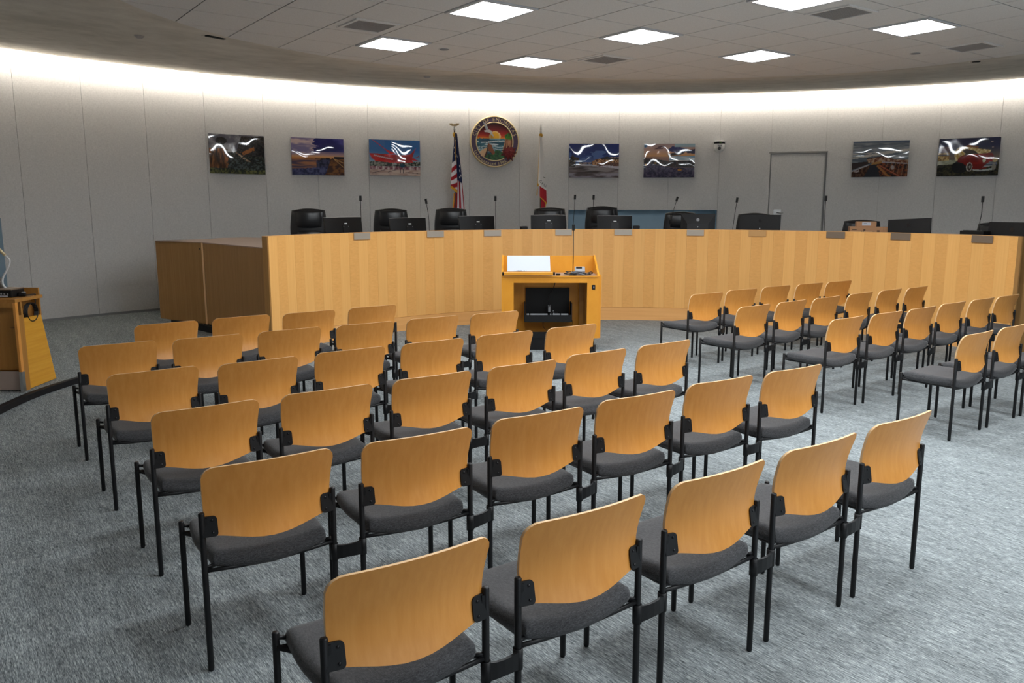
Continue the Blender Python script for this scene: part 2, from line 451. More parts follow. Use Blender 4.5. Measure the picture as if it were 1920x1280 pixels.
m.box(wpt(ht, WR - 0.004, hz - 0.02), (0.15, 0.012, 0.16), R, bev=0.004)
m.tube([Vector(wpt(ht, WR - 0.01, hz)) , Vector(wpt(ht, WR - 0.06, hz)), Vector(wpt(ht, WR - 0.06, hz)) + R @ Vector((0.11, 0, -0.01))], 0.011, 8)
o = m.build('door_handle', 'steel', door); o['label'] = 'steel lever handle on a square plate'
# ------------------------------------------------------------------ ceiling: tile field, plaster band, cove
LO, LA, LM = Vector((1.32593, 8.70227)), 0.626986, 0.591298
E1, E2 = Vector((math.cos(LA), math.sin(LA))), Vector((-math.sin(LA), math.cos(LA)))
def lat(i, j): return LO + E1 * (LM * i) + E2 * (LM * j)
tile_edge = [(-3.2, -4.5), (-3.2, 2.0), (-3.2, 5.2), (-3.19, 6.5), (-3.14, 7.18), (-3.02, 7.72), (-2.92, 8.04), (-2.78, 8.39), (-2.45, 8.91), (-1.93, 9.52), (-1.49, 9.88), (-1.16, 10.11), (-0.68, 10.40), (-0.02, 10.68), (0.62, 10.87), (1.21, 10.99), (1.8, 11.03), (2.63, 10.98), (3.48, 10.77), (4.02, 10.58), (4.44, 10.38), (4.73, 10.2), (5.12, 9.83), (5.58, 9.25), (5.95, 8.5), (6.2, 7.6), (6.32, 6.5), (6.35, 5.0), (6.35, 2.0), (6.35, -4.5)]
def clip(poly, reg):
    """convex clip, reg counter-clockwise"""
    out = poly
    for i in range(len(reg)):
        a, b = Vector(reg[i]), Vector(reg[(i + 1) % len(reg)]); e = b - a
        f = lambda p: e.x * (p[1] - a.y) - e.y * (p[0] - a.x)
        new = []
        for k in range(len(out)):
            p, q = out[k], out[(k + 1) % len(out)]; fp, fq = f(p), f(q)
            if fp >= 0: new.append(p)
            if (fp >= 0) != (fq >= 0):
                t = fp / (fp - fq); new.append((p[0] + (q[0] - p[0]) * t, p[1] + (q[1] - p[1]) * t))
        out = new
        if len(out) < 3: return []
    return out
reg = tile_edge[::-1]
m = MB(); m.prism(reg, ZC + 0.006, ZC + 0.05); ceil = struct(m.build('ceiling', 'ceilgrid'))
LIGHTS = [(-3, 3), (0, 3), (0, 0), (3, 0), (3, -3), (-3, 0), (0, -3)]
BACK = [(-3, -3), (-6, -6), (0, -6), (-3, -6), (-6, -9), (-3, -9), (3, -6), (0, -9), (3, -9), (-3, -12), (-6, -12)]
def inside(p): return len(clip([(p.x - 0.01, p.y - 0.01), (p.x + 0.01, p.y - 0.01), (p.x, p.y + 0.01)], reg)) >= 3
BACK = [ij for ij in BACK if inside(lat(ij[0], ij[1])) and inside(lat(ij[0] - 1, ij[1] - 1))]
lit = set(LIGHTS + BACK); far = MB()
for i in range(-24, 16):
    for j in range(-24, 12):
        if (i, j) in lit: continue
        g = 0.006 / LM
        q = [tuple(lat(i - 1 + a, j - 1 + b)) for a, b in ((g, g), (1 - g, g), (1 - g, 1 - g), (g, 1 - g))]
        c = clip(q, reg)
        if len(c) < 3: continue
        if max(p[1] for p in c) > 5.6 and (c[0][0] ** 2 + c[0][1] ** 2) > 36:
            mm = MB(); mm.prism(c, ZC, ZC + 0.005); mm.build('ceiling_tile', 'tile', ceil)
        else: far.prism(c, ZC, ZC + 0.005)
o = far.build('ceiling_tiles', 'tile', ceil); o['kind'] = 'stuff'
C0 = Vector((1.6, 4.2))
def polyhit(poly, a):
    d = Vector((math.cos(a), math.sin(a))); best = None
    for i in range(len(poly)):
        p, q = Vector(poly[i]), Vector(poly[(i + 1) % len(poly)]); e = q - p
        den = d.x * e.y - d.y * e.x
        if abs(den) < 1e-9: continue
        w = p - C0; t = (w.x * e.y - w.y * e.x) / den; k = (w.x * d.y - w.y * d.x) / den
        if t > 0 and -1e-6 <= k <= 1 + 1e-6 and (best is None or t < best): best = t
    return C0 + d * best
def circhit(R, a):
    d = Vector((math.cos(a), math.sin(a))); w = C0 - Vector(WC); b = w.dot(d)
    return C0 + d * (-b + math.sqrt(b * b - w.dot(w) + R * R))
m = MB(); NA = 180; vs = []; fs = []; K = 7
for i in range(NA):
    a = 2 * PI * i / NA; p = polyhit(tile_edge, a); q = circhit(WR - 0.25, a)
    for k in range(K):
        s_ = k / (K - 1); r_ = p.lerp(q, s_); vs.append((r_.x, r_.y, ZC + 0.008 + (ZE - ZC - 0.008) * s_))
    vs += [(q.x, q.y, ZE + 0.03), (p.x, p.y, ZE + 0.25)]
for i in range(NA):
    j = (i + 1) % NA
    for k in range(K + 1): a, b = i * (K + 2) + k, j * (K + 2) + k; fs.append((a, a + 1, b + 1, b))
m.add(vs, fs, 0, False)
for k in range(len(m.sm)): m.sm[k] = (k % (K + 1)) < K - 1
struct(m.build('ceiling_band', 'plaster'))
m = MB(); m.prism([wpt(2 * PI * i / 96, WR + 0.02)[:2] for i in range(96)], WTOP, WTOP + 0.05); struct(m.build('blocking_slab', plain('slab_paint', (200, 198, 194), 0.9)))  # unseen outer plane over everything, added to block world light
# cove led strip above the band edge, hidden from the room by the band
m = MB(); ca, cb = wall_theta(2050), 3.6; vs = []; n_ = 110
for i in range(n_ + 1):
    t = ca + (cb - ca) * i / n_; vs += [wpt(t, WR - 0.30, ZE + 0.05), wpt(t, WR - 0.25, ZE + 0.20)]
m.add(vs, [(2 * i, 2 * i + 1, 2 * i + 3, 2 * i + 2) for i in range(n_)])
o = m.build('cove_light_strip', 'cove_light'); tag(o, 'warm white light strip hidden in the cove along the curved wall', 'light strip')
# ------------------------------------------------------------------ ceiling lights, vents, sprinklers
def lightmeshes():
    h = LM / 2 - 0.008; f = MB()
    for s, (cx, cy, dx, dy) in enumerate(((0, -h + .016, 2 * h, .032), (0, h - .016, 2 * h, .032), (-h + .016, 0, .032, 2 * h - .064), (h - .016, 0, .032, 2 * h - .064))):
        f.box((cx, cy, -0.004), (dx, dy, 0.016))
    d = MB(); q = h - 0.034; d.add([(-q, -q, 0.001), (q, -q, 0.001), (q, q, 0.001), (-q, q, 0.001)], [(3, 2, 1, 0)])
    return f.mesh('light_frame', 'white_metal'), d.mesh('diffuser', 'panel_light')
LF, LDm = lightmeshes()
LL = {(-3, 3): 'square lit ceiling panel farthest left, beside the grey vent near the ceiling edge',
      (0, 3): 'square lit ceiling panel straight above the round seal, farthest from the camera',
      (0, 0): 'square lit ceiling panel in the middle, between two vents',
      (3, 0): 'square lit ceiling panel near the far ceiling edge, above the door',
      (3, -3): 'square lit ceiling panel farthest right in the photo',
      (-3, 0): 'square lit ceiling panel cut by the top of the photo, left of centre',
      (0, -3): 'square lit ceiling panel cut by the top of the photo, right of centre'}
for ij in LIGHTS + BACK:
    c = lat(ij[0] - 0.5, ij[1] - 0.5)
    t = thing('ceiling_light', LL.get(ij, 'square lit ceiling panel over the seating, above and behind the camera'), 'ceiling light', (c.x, c.y, ZC), LA, 'square ceiling light panels')
    link('light_frame', LF, t); link('diffuser', LDm, t)
def ventmeshes():
    f = MB(); h = 0.2
    for cx, cy, dx, dy in ((0, -h, 2 * h + .04, .03), (0, h, 2 * h + .04, .03), (-h, 0, .03, 2 * h), (h, 0, .03, 2 * h)): f.box((cx, cy, -0.006), (dx, dy, 0.012))
    g = MB(); g.add([(-h, -h, -0.001), (h, -h, -0.001), (h, h, -0.001), (-h, h, -0.001)], [(3, 2, 1, 0)])
    for k in range(-9, 10): g.box((0, k * 0.02, -0.004), (2 * h - .03, 0.004, 0.004)); g.box((k * 0.02, 0, -0.004), (0.004, 2 * h - .03, 0.004))
    return f.mesh('vent_frame', 'tile'), g.mesh('grille', 'vent_dark')
VF, VG = ventmeshes()
for i, j, lab in ((-4.5, 1.42, 'grey grille vent left of the lit panel at the left ceiling edge'), (0.68, -3.38, 'grey grille vent beside the lit panel cut off at the top right'),
                  (0.47, 1.44, 'grey grille vent to the right of the panel above the seal'), (4.87, -3.27, 'grey grille vent at the far right, beyond the rightmost lit panel')):
    c = lat(i, j); t = thing('ceiling_vent', lab, 'vent', (c.x, c.y, ZC), LA, 'square ceiling vents')
    link('vent_frame', VF, t); link('grille', VG, t)
for (i, j), lab in (((-2.55, 2.37), 'small round sprinkler cover between two lit panels at left'), ((4.66, -2.37), 'small round sprinkler cover near the rightmost lit panel')):
    c = lat(i, j); t = thing('sprinkler_cover', lab, 'sprinkler', (c.x, c.y, ZC), 0, 'ceiling sprinkler covers')
    MB().lathe([(0.045, 0), (0.05, -0.004), (0.045, -0.008), (0.0, -0.009)], n=20).build('cover_plate', 'grey_plastic', t)
    MB().lathe([(0.062, 0), (0.062, -0.002), (0.046, -0.002)], n=20, cap=False).build('escutcheon', 'tile', t)
def band_point(u, v):
    lo, hi = 0.0, 1.0; best = None
    for k in range(400):
        s_ = k / 399; z = ZC + 0.008 + (ZE - ZC - 0.008) * s_; p = at(u, v, z); a = math.atan2(p[1] - C0.y, p[0] - C0.x)
        e = abs((Vector(p) - polyhit(tile_edge, a)).length - s_ * (circhit(WR - 0.25, a) - polyhit(tile_edge, a)).length)
        inn = (Vector(p) - C0).length > (polyhit(tile_edge, a) - C0).length
        if inn and (best is None or e < best[0]): best = (e, p, z, a)
    return best[1:]
for u, v, lab in ((261, 66.5, 'small dark sprinkler in the plaster ceiling band at the far left'), (801, 142.5, 'small dark sprinkler in the plaster band left of the seal')):
    p, z, a = band_point(u, v); t = thing('ceiling_sprinkler', lab, 'sprinkler', (p[0], p[1], z + 0.004), a, 'ceiling band sprinklers')
    MB().lathe([(0.05, 0), (0.05, -0.012), (0.03, -0.03), (0.0, -0.032)], n=16).build('sprinkler_cap', 'vent_dark', t)
for u0, v0, u1, v1, lab in ((386.5, 65.5, 421, 72.5, 'thin black slot in the plaster band at the left ceiling edge'), (1824, 115.5, 1837, 114.5, 'short black slot in the plaster band at the right ceiling edge')):
    p, z, a = band_point(u0, v0); q, z2, a2 = band_point(u1, v1)
    d = Vector((q[0] - p[0], q[1] - p[1])); L_ = d.length; ang = math.atan2(d.y, d.x)
    t = thing('slot_diffuser', lab, 'vent', ((p[0] + q[0]) / 2, (p[1] + q[1]) / 2, (z + z2) / 2 - 0.004), ang, 'linear slot vents')
    MB().box((0, 0, 0), (L_, 0.05, 0.012)).build('slot', 'dark_slot', t)
    MB().box((0, 0.04, 0.002), (L_ + 0.04, 0.02, 0.012)).build('slot_trim', 'plaster', t)
# ================================================================== AUDIENCE CHAIRS
PW, PR, PHT, FY, FH = 0.2491, 0.0115, 0.6206, 0.398, 0.455   # half post spacing, tube radius, post height, front leg y, front leg height
def back_w(t): return 0.236 + 0.012 * t
def back_pt(a, b, off):
    """a 0..1 across, b 0..1 up, rounded top corners; off = thickness offset towards the front"""
    x = (2 * a - 1); w = back_w(b)
    zt, zb = 0.80, 0.532 - 0.034 * (1 - x * x) ** 2
    rt, rb = 0.045, 0.014
    xx = x * w; z = zb + (zt - zb) * b
    z -= 0.003 * x * x * b
    dx = max(0, abs(xx) - (w - rt)); dz = rt - math.sqrt(max(0, rt * rt - dx * dx)); z -= dz * max(0, (b - 0.45) / 0.55) ** 1.0
    zm = 0.628
    y = 0.012 - (0.047 * ((z - zm) / 0.172) ** 1.5 if z > zm else 0.013 * ((zm - z) / 0.095) ** 2) - 0.030 * (1 - x * x)
    return (xx, y + off, z)
def cosd(n):
    k = [0.5 - 0.5 * math.cos(PI * i / n) for i in range(n + 1)]; return k
_ca = cosd(18)
def resamp(fn, nu, nv):
    return lambda a, b: fn(_ca[round(a * 18)], b)
def chair_meshes():
    d = {}
    m = MB(); m.shell(resamp(lambda a, b: back_pt(a, b, -0.0055), 19, 9), resamp(lambda a, b: back_pt(a, b, 0.0055), 19, 9), 19, 9, 0, 1)
    d['backrest'] = m.mesh('backrest', ['ply', 'ply_edge'])
    # seat: thick upholstered pad, rolled edges, dished
    m = MB(); x0, y0, y1 = 0.2375, -0.016, 0.428
    NX, NY = 20, 20
    def edge_r(a):   # 0 at rim .. 1 inside
        return min(1, a / 0.14)
    def plan(a, b):
        x = 2 * a - 1; y = 2 * b - 1
        # rounded rectangle mapping
        k = 0.90; n_ = max(abs(x), abs(y)); rr = math.hypot(x, y) or 1
        sq = n_ ** 6 * (1 - n_ / rr) * 0.30 if n_ > 0 else 0
        X = x * (1 - sq) * (x0 - 0.008 * (y + 1) * 0.0); Y = (y0 + y1) / 2 + y * (1 - sq) * (y1 - y0) / 2
        return X, Y, x, y
    def top(a, b):
        X, Y, x, y = plan(a, b)
        ed = min(1 - abs(x), 1 - abs(y)); e = min(1, ed / 0.16); h = math.sqrt(max(0, 1 - (1 - e) ** 2))
        dish = -0.030 * (1 - x * x) * (0.25 + 0.75 * (0.5 - 0.5 * y))
        fall = -0.012 * max(0, y - 0.5) ** 2 * 4
        return (X, Y, 0.428 + 0.040 * h + dish + fall)
    def bot(a, b):
        X, Y, x, y = plan(a, b)
        ed = min(1 - abs(x), 1 - abs(y)); e = min(1, ed / 0.10); h = math.sqrt(max(0, 1 - (1 - e) ** 2))
        dish = -0.030 * (1 - x * x) * (0.25 + 0.75 * (0.5 - 0.5 * y))
        return (X, Y, 0.424 - 0.022 * h + dish)
    cc = cosd(NX - 1)
    m.shell(lambda a, b: top(cc[round(a * (NX - 1))], cc[round(b * (NY - 1))]), lambda a, b: bot(cc[round(a * (NX - 1))], cc[round(b * (NY - 1))]), NX, NY)
    # orientation fix: top grid must face up
    d['seat'] = m.mesh('seat', 'fabric')
    def leg(x, y, h):
        return MB().lathe([(0.0085, 0.0), (PR, 0.008), (PR, h - 0.004), (PR - 0.0025, h), (0.0, h)], (x, y, 0), 10)
    d['rear_leg_l'] = leg(-PW, 0, PHT).mesh('leg', 'black'); d['rear_leg_r'] = leg(PW, 0, PHT).mesh('leg', 'black')
    d['front_leg_l'] = leg(-PW + .002, FY, FH).mesh('leg', 'black'); d['front_leg_r'] = leg(PW - .002, FY, FH).mesh('leg', 'black')
    m = MB()
    for s in (-1, 1):
        m.tube([(s * PW, 0.0, 0.404), (s * (PW - .045), 0.04, 0.396), (s * (PW - .045), 0.36, 0.396), (s * PW, FY, 0.408)], 0.0095, 8)
        m.tube([(s * PW, FY, 0.438), (s * (PW - 0.03), FY - 0.005, 0.43)], 0.007, 6)
        m.tube([(s * PW, 0, 0.41), (s * (PW - .035), 0.01, 0.409)], 0.006, 6)
    m.tube([(-PW, 0.0, 0.396), (-0.15, 0.006, 0.385), (0, 0.008, 0.376), (0.15, 0.006, 0.385), (PW, 0.0, 0.396)], 0.008, 8)
    m.tube([(-PW, FY - 0.01, 0.405), (0, FY - 0.02, 0.395), (PW, FY - 0.01, 0.405)], 0.009, 8)
    d['seat_frame'] = m.mesh('seat_frame', 'black')
    for s, n_ in ((-1, 'bracket_l'), (1, 'bracket_r')):
        m = MB(); poly = []
        w, h, r = 0.052, 0.074, 0.013
        for cx, cz, a0 in ((w - r, h / 2 - r, 0), (0, h / 2, None), (0, -h / 2, None), (w - r, -h / 2 + r, -90)):
            if a0 is None: poly.append((cx, cz))
            else: poly += [(cx + r * math.cos(math.radians(a0 + k * 22.5)), cz + r * math.sin(math.radians(a0 + k * 22.5))) for k in range(5)]
        # order: right-top arc, left top, left bottom, right-bottom arc
        ry = 0.07
        def ysurf(x, z):
            q = abs(x) / back_w(.1); zm = 0.628
            return 0.012 - (0.047 * ((z - zm) / 0.172) ** 1.5 if z > zm else 0.013 * ((zm - z) / 0.095) ** 2) - 0.030 * (1 - min(1, q) ** 2) - 0.0055
        def fn(a, b, dd, s=s): return (s * (PW - a), ysurf(PW - a, 0.566 + b) - dd, 0.566 + b)
        m.extrude(poly if s < 0 else poly[::-1], fn, 0.006)
        d['screw' + n_[-2:]] = []
        for b in (0.022, -0.022): d['screw' + n_[-2:]].append(MB().lathe([(0.005, 0.0), (0.0045, 0.003), (0.0, 0.004)], (s * (PW - 0.034), ysurf(PW - 0.034, 0.566 + b) - 0.0065, 0.566 + b), 8, 0, True, 'Y').mesh('screw', 'screw'))
        m.box((s * (PW - 0.008), -0.002, 0.566), (0.018, 0.012, 0.066))
        d[n_] = m.mesh('bracket', ['black', 'screw'])
    # ganging strap: collar + arched bar + hook, local x from post to post (unit gap 0.12)
    m = MB()
    m.lathe([(0.014, -0.034), (0.0165, -0.034), (0.0165, 0.034), (0.014, 0.034)], (0, 0, 0), 14, 0, True, 'Z', False)
    m.lathe([(0.014, -0.034), (0.0165, -0.034), (0.0165, 0.034), (0.014, 0.034)], (0.12, 0, 0.006), 14, 0, True, 'Z', False)
    prof = [(0.008, -0.014), (0.03, -0.019), (0.06, -0.021), (0.09, -0.019), (0.112, -0.015)]
    for k in range(len(prof) - 1):
        (xa, ya), (xb, yb) = prof[k], prof[k + 1]; z0, z1 = 0.006 * xa / 0.12, 0.006 * xb / 0.12
        h0 = 0.030 - 0.004 * math.sin(PI * xa / 0.12); h1 = 0.030 - 0.004 * math.sin(PI * xb / 0.12)
        m.add([(xa, ya, z0 - h0), (xb, yb, z1 - h1), (xb, yb, z1 + h1), (xa, ya, z0 + h0), (xa, ya + .010, z0 - h0), (xb, yb + .010, z1 - h1), (xb, yb + .010, z1 + h1), (xa, ya + .010, z0 + h0)],
              [(0, 1, 2, 3), (7, 6, 5, 4), (3, 2, 6, 7), (0, 4, 5, 1)])
    d['strap'] = m.mesh('ganging_strap', 'black')
    return d
CM = chair_meshes()
def chair(x, y, a, label):
    t = thing('stacking_chair', label, 'chair', (x, y, 0), math.radians(a), 'wood-backed audience chairs')
    link('backrest', CM['backrest'], t); link('seat', CM['seat'], t); link('seat_frame', CM['seat_frame'], t)
    for k in ('rear_leg_l', 'rear_leg_r', 'front_leg_l', 'front_leg_r'): link('leg', CM[k], t)
    for k in ('bracket_l', 'bracket_r'):
        br = link('bracket', CM[k], t)
        for me in CM['screw' + k[-2:]]: link('screw', me, br)
    return t
ROWS = {
    'A': [(-0.282,2.077,35.0),(0.222,2.424,35.0),(0.727,2.786,35.6),(1.220,3.148,35.6),(1.721,3.520,35.5)],
    'B': [(-0.921,2.934,33.5),(-0.395,3.244,31.7),(0.113,3.600,31.6),(0.615,3.951,31.6),(1.121,4.315,32.2),(1.626,4.632,32.6)],
    'C': [(-1.452,3.731,35.9),(-0.958,4.083,35.0),(-0.452,4.430,34.4),(0.054,4.774,34.6),(0.539,5.166,34.5),(1.041,5.520,34.7)],
    'D': [(-2.066,4.565,36.1),(-1.557,4.871,36.7),(-1.069,5.244,35.1),(-0.563,5.591,35.0),(-0.060,5.946,34.5),(0.459,6.305,34.3)],
    'E': [(-2.708,5.482,34.9),(-2.200,5.776,36.5),(-1.706,6.128,35.3),(-1.186,6.447,33.5),(-0.679,6.805,34.7),(-0.161,7.125,33.2)],
    'F': [(-2.796,6.474,41.2),(-2.318,6.855,38.8),(-1.818,7.174,39.6),(-1.320,7.566,36.5)],
    'H': [(2.091,8.722,33.7),(2.584,9.128,33.2),(3.098,9.518,33.3),(3.610,9.848,33.7),(4.090,10.156,33.1)],
    'I': [(2.277,7.625,37.4),(2.763,8.000,37.8),(3.243,8.355,37.7),(3.762,8.757,37.9),(4.247,9.110,38.3),(4.701,9.415,38.6)],
    'J': [(2.813,6.784,36.1),(3.307,7.128,36.1),(3.788,7.472,36.1),(4.284,7.865,36.1),(4.771,8.212,36.1),(5.217,8.519,35.6)],
    'K': [(3.447,5.966,37.1),(3.935,6.329,37.2),(4.425,6.692,37.2)]}
RN = {'A': 'the nearest row, left block', 'B': 'the second-nearest row, left block', 'C': 'the third-nearest row, left block', 'D': 'the fourth-nearest row, left block',
      'E': 'the fifth-nearest row, left block', 'F': 'the farthest row, left block', 'H': 'the farthest row, right block', 'I': 'the second-farthest row, right block',
      'J': 'the second-nearest row, right block', 'K': 'the nearest row, right block'}
ORD = ['first', 'second', 'third', 'fourth', 'fifth', 'sixth']
for k, row in ROWS.items():
    prev = None
    for i, (x, y, a) in enumerate(row):
        if k == 'F': a = 0.5 * a + 18.5
        w = 'rightmost' if i == len(row) - 1 else ('leftmost' if i == 0 else ORD[i] + ' from left')
        t = chair(x, y, a, 'wood-backed chair with grey seat, %s in %s' % (w, RN[k]))
        if prev is not None:
            px, py, pa, pt = prev; R_ = rz3(math.radians(pa)); p0 = R_ @ Vector((PW, 0, 0)) + Vector((px, py, 0)); p1 = rz3(math.radians(a)) @ Vector((-PW, 0, 0)) + Vector((x, y, 0))
            dl = R_.transposed() @ (p1 - p0)
            o = link('ganging_strap', CM['strap'], pt, (PW, 0, 0.352), (0, 0, math.atan2(dl.y, dl.x))); g_ = math.hypot(dl.x, dl.y) / 0.12; o.scale = (max(0.7, min(1.4, g_)), 1, 1)
        prev = (x, y, a, t)
# ================================================================== DAIS
dais = thing('council_dais', 'long curved wooden council dais with vertical veneer across the back of the room', 'dais', dpt((TL_ + TR_) / 2, DR, 0))
inv = Matrix.Translation(-Vector(dais.location))
def dlink(mb, name, mats):
    o = mb.build(name, mats, dais); o.matrix_parent_inverse = inv; return o
PH = 0.195
nst = 72; dt = (TR_ - TL_) / nst
for k in range(nst):
    m = MB(); t0, t1 = TL_ + dt * k, TL_ + dt * (k + 1); e = 0.0004 / DR
    t0 -= e; t1 += e; vs = []
    pr = 0.0004 * (k % 3)
    for i in range(3):
        t = t0 + (t1 - t0) * i / 2
        for r, z in ((DR + pr, PH), (DR + .018, PH), (DR + .018, DZ - .004), (DR + pr, DZ - .004)): vs.append(dpt(t, r, z))
    fs = [(a * 4 + q, a * 4 + (q + 1) % 4, a * 4 + 4 + (q + 1) % 4, a * 4 + 4 + q) for a in range(2) for q in range(4)] + [(3, 2, 1, 0), (8, 9, 10, 11)]
    m.add(vs, fs)
    m.uvw = [(-(math.atan2(p[1] - DC[1], p[0] - DC[0])) * DR + k * 3.7, 0.0, p[2]) for p in m.v]
    dlink(m, 'veneer_leaf', 'veneer_a' if k % 2 else 'veneer_b')
m = MB(); arcband(m, DC, DR + .018, DR + .09, 0.0, DZ - .004, TL_, TR_, 60); dlink(m, 'core_panel', 'wing')
m = MB(); arcband(m, DC, DR + .001, DR + .09, DZ - .004, DZ, TL_, TR_, 60); m.uvw = [(-math.atan2(p[1] - DC[1], p[0] - DC[0]) * DR, 0, p[2]) for p in m.v]; dlink(m, 'top_cap', 'plinth')
m = MB(); arcband(m, DC, DR - .004, DR + .018, 0.0, PH - .003, TL_ - 0.002, TR_, 60); m.uvw = [(-math.atan2(p[1] - DC[1], p[0] - DC[0]) * DR, 0, p[2]) for p in m.v]; dlink(m, 'plinth', 'plinth')
m = MB(); arcband(m, DC, DR + .09, DR + .80, 1.20, 1.235, TL_ - 0.24, TR_ + 0.03, 60); dlink(m, 'worktop', 'laminate')
# right end return of the dais
m = MB(); a0, a1 = dpt(TR_, DR), dpt(TR_, DR + .6); nrm = Vector((a0[1] - a1[1], a1[0] - a0[0])).normalized()
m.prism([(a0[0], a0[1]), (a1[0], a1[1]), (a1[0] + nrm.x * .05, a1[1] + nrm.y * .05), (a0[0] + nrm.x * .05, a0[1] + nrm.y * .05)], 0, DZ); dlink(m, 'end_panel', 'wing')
# wing cabinet at the left end
WZ = zat(W1, 379, 454)
wing = thing('wing_cabinet', 'dark brown veneered cabinet wing at the left end of the dais', 'cabinet', (W1[0], W1[1], SZ))
inw = Matrix.Translation(-Vector(wing.location))
def wl(mb, name, mats):
    o = mb.build(name, mats, wing); o.matrix_parent_inverse = inw; return o
def quadbar(p, q, z0, z1, t, off=0.0):
    """upright slab from p to q, thickness t away from the camera"""
    d = (Vector(q) - Vector(p)).normalized(); n = Vector((-d.y, d.x))
    if n.dot(Vector(p)) < 0: n = -n
    P, Q = Vector(p) + n * off, Vector(q) + n * off
    m = MB(); m.prism([tuple(P), tuple(Q), tuple(Q + n * t), tuple(P + n * t)], z0, z1); return m
w0, w1, w2 = Vector(W0), Vector(W1), Vector(W2); dd = (w0 - w1).normalized()
def wedge_top(p, u, v): return zat(p, u, v)
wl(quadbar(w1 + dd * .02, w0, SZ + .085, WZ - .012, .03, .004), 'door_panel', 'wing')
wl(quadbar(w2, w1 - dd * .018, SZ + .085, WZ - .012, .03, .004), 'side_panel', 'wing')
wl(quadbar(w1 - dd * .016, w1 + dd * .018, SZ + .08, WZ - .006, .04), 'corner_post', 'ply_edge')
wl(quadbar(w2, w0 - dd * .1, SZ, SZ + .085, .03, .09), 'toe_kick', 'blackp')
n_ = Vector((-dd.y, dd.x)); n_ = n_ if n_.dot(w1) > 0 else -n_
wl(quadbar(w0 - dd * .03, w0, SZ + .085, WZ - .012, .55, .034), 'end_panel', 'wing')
tp = [w2, w1, w0] + [Vector(at(u, v, WZ)) for u, v in ((300, 451.2), (380, 448.2), (413, 446), (460, 444.9), (489, 445.5))]
m = MB(); m.prism([tuple(p) for p in tp], WZ - .012, WZ); wl(m, 'cabinet_top', 'laminate')
for s in (-1, 1):
    p = w1 + dd * (.05 * s); m = MB(); m.lathe([(0, -.004), (.008, -.003), (.009, .006)], (p.x, p.y, WZ - .09), 10, 0, True, 'Y'); wl(m, 'hinge_cap', 'screw')
# nameplates on the dais front
plates = [(662.5, 693, 440.5, 'nickel'), (800, 831.5, 437, 'nickel'), (907, 939, 435.5, 'nickel'), (1041, 1072, 433.5, 'nickel'), (1152, 1185, 432.5, 'nickel'), (1288, 1320, 434, 'nickel'),
          (1404, 1437, 435.5, 'brassplate'), (1550, 1585, 438.5, 'pewter'), (1671, 1708, 442, 'pewter'), (1823, 1863, 447, 'pewter')]
ordn = ['first', 'second', 'third', 'fourth', 'fifth', 'sixth', 'seventh', 'eighth', 'ninth', 'tenth']
for i, (u0, u1, v, mt) in enumerate(plates):
    p, q = Vector(ring(u0, v, DC, DR)), Vector(ring(u1, v, DC, DR)); c = (p + q) / 2; ang = math.atan2((q - p).y, (q - p).x); z = DZ - .048
    what = {'nickel': 'blank pale metal nameplate', 'brassplate': 'blank brass-toned nameplate', 'pewter': 'blank dark grey nameplate'}[mt]
    t = thing('nameplate', '%s on the dais front edge, %s from the left' % (what, ordn[i]), 'nameplate', (c.x, c.y, z), ang, 'nameplates along the dais')
    MB().box((0, -0.012, 0), ((q - p).length, .006, .088), bev=.001, seg=1).build('plate', mt, t)
    MB().box((0, -0.004, 0), ((q - p).length * .9, .008, .07)).build('holder', 'white_plastic', t)
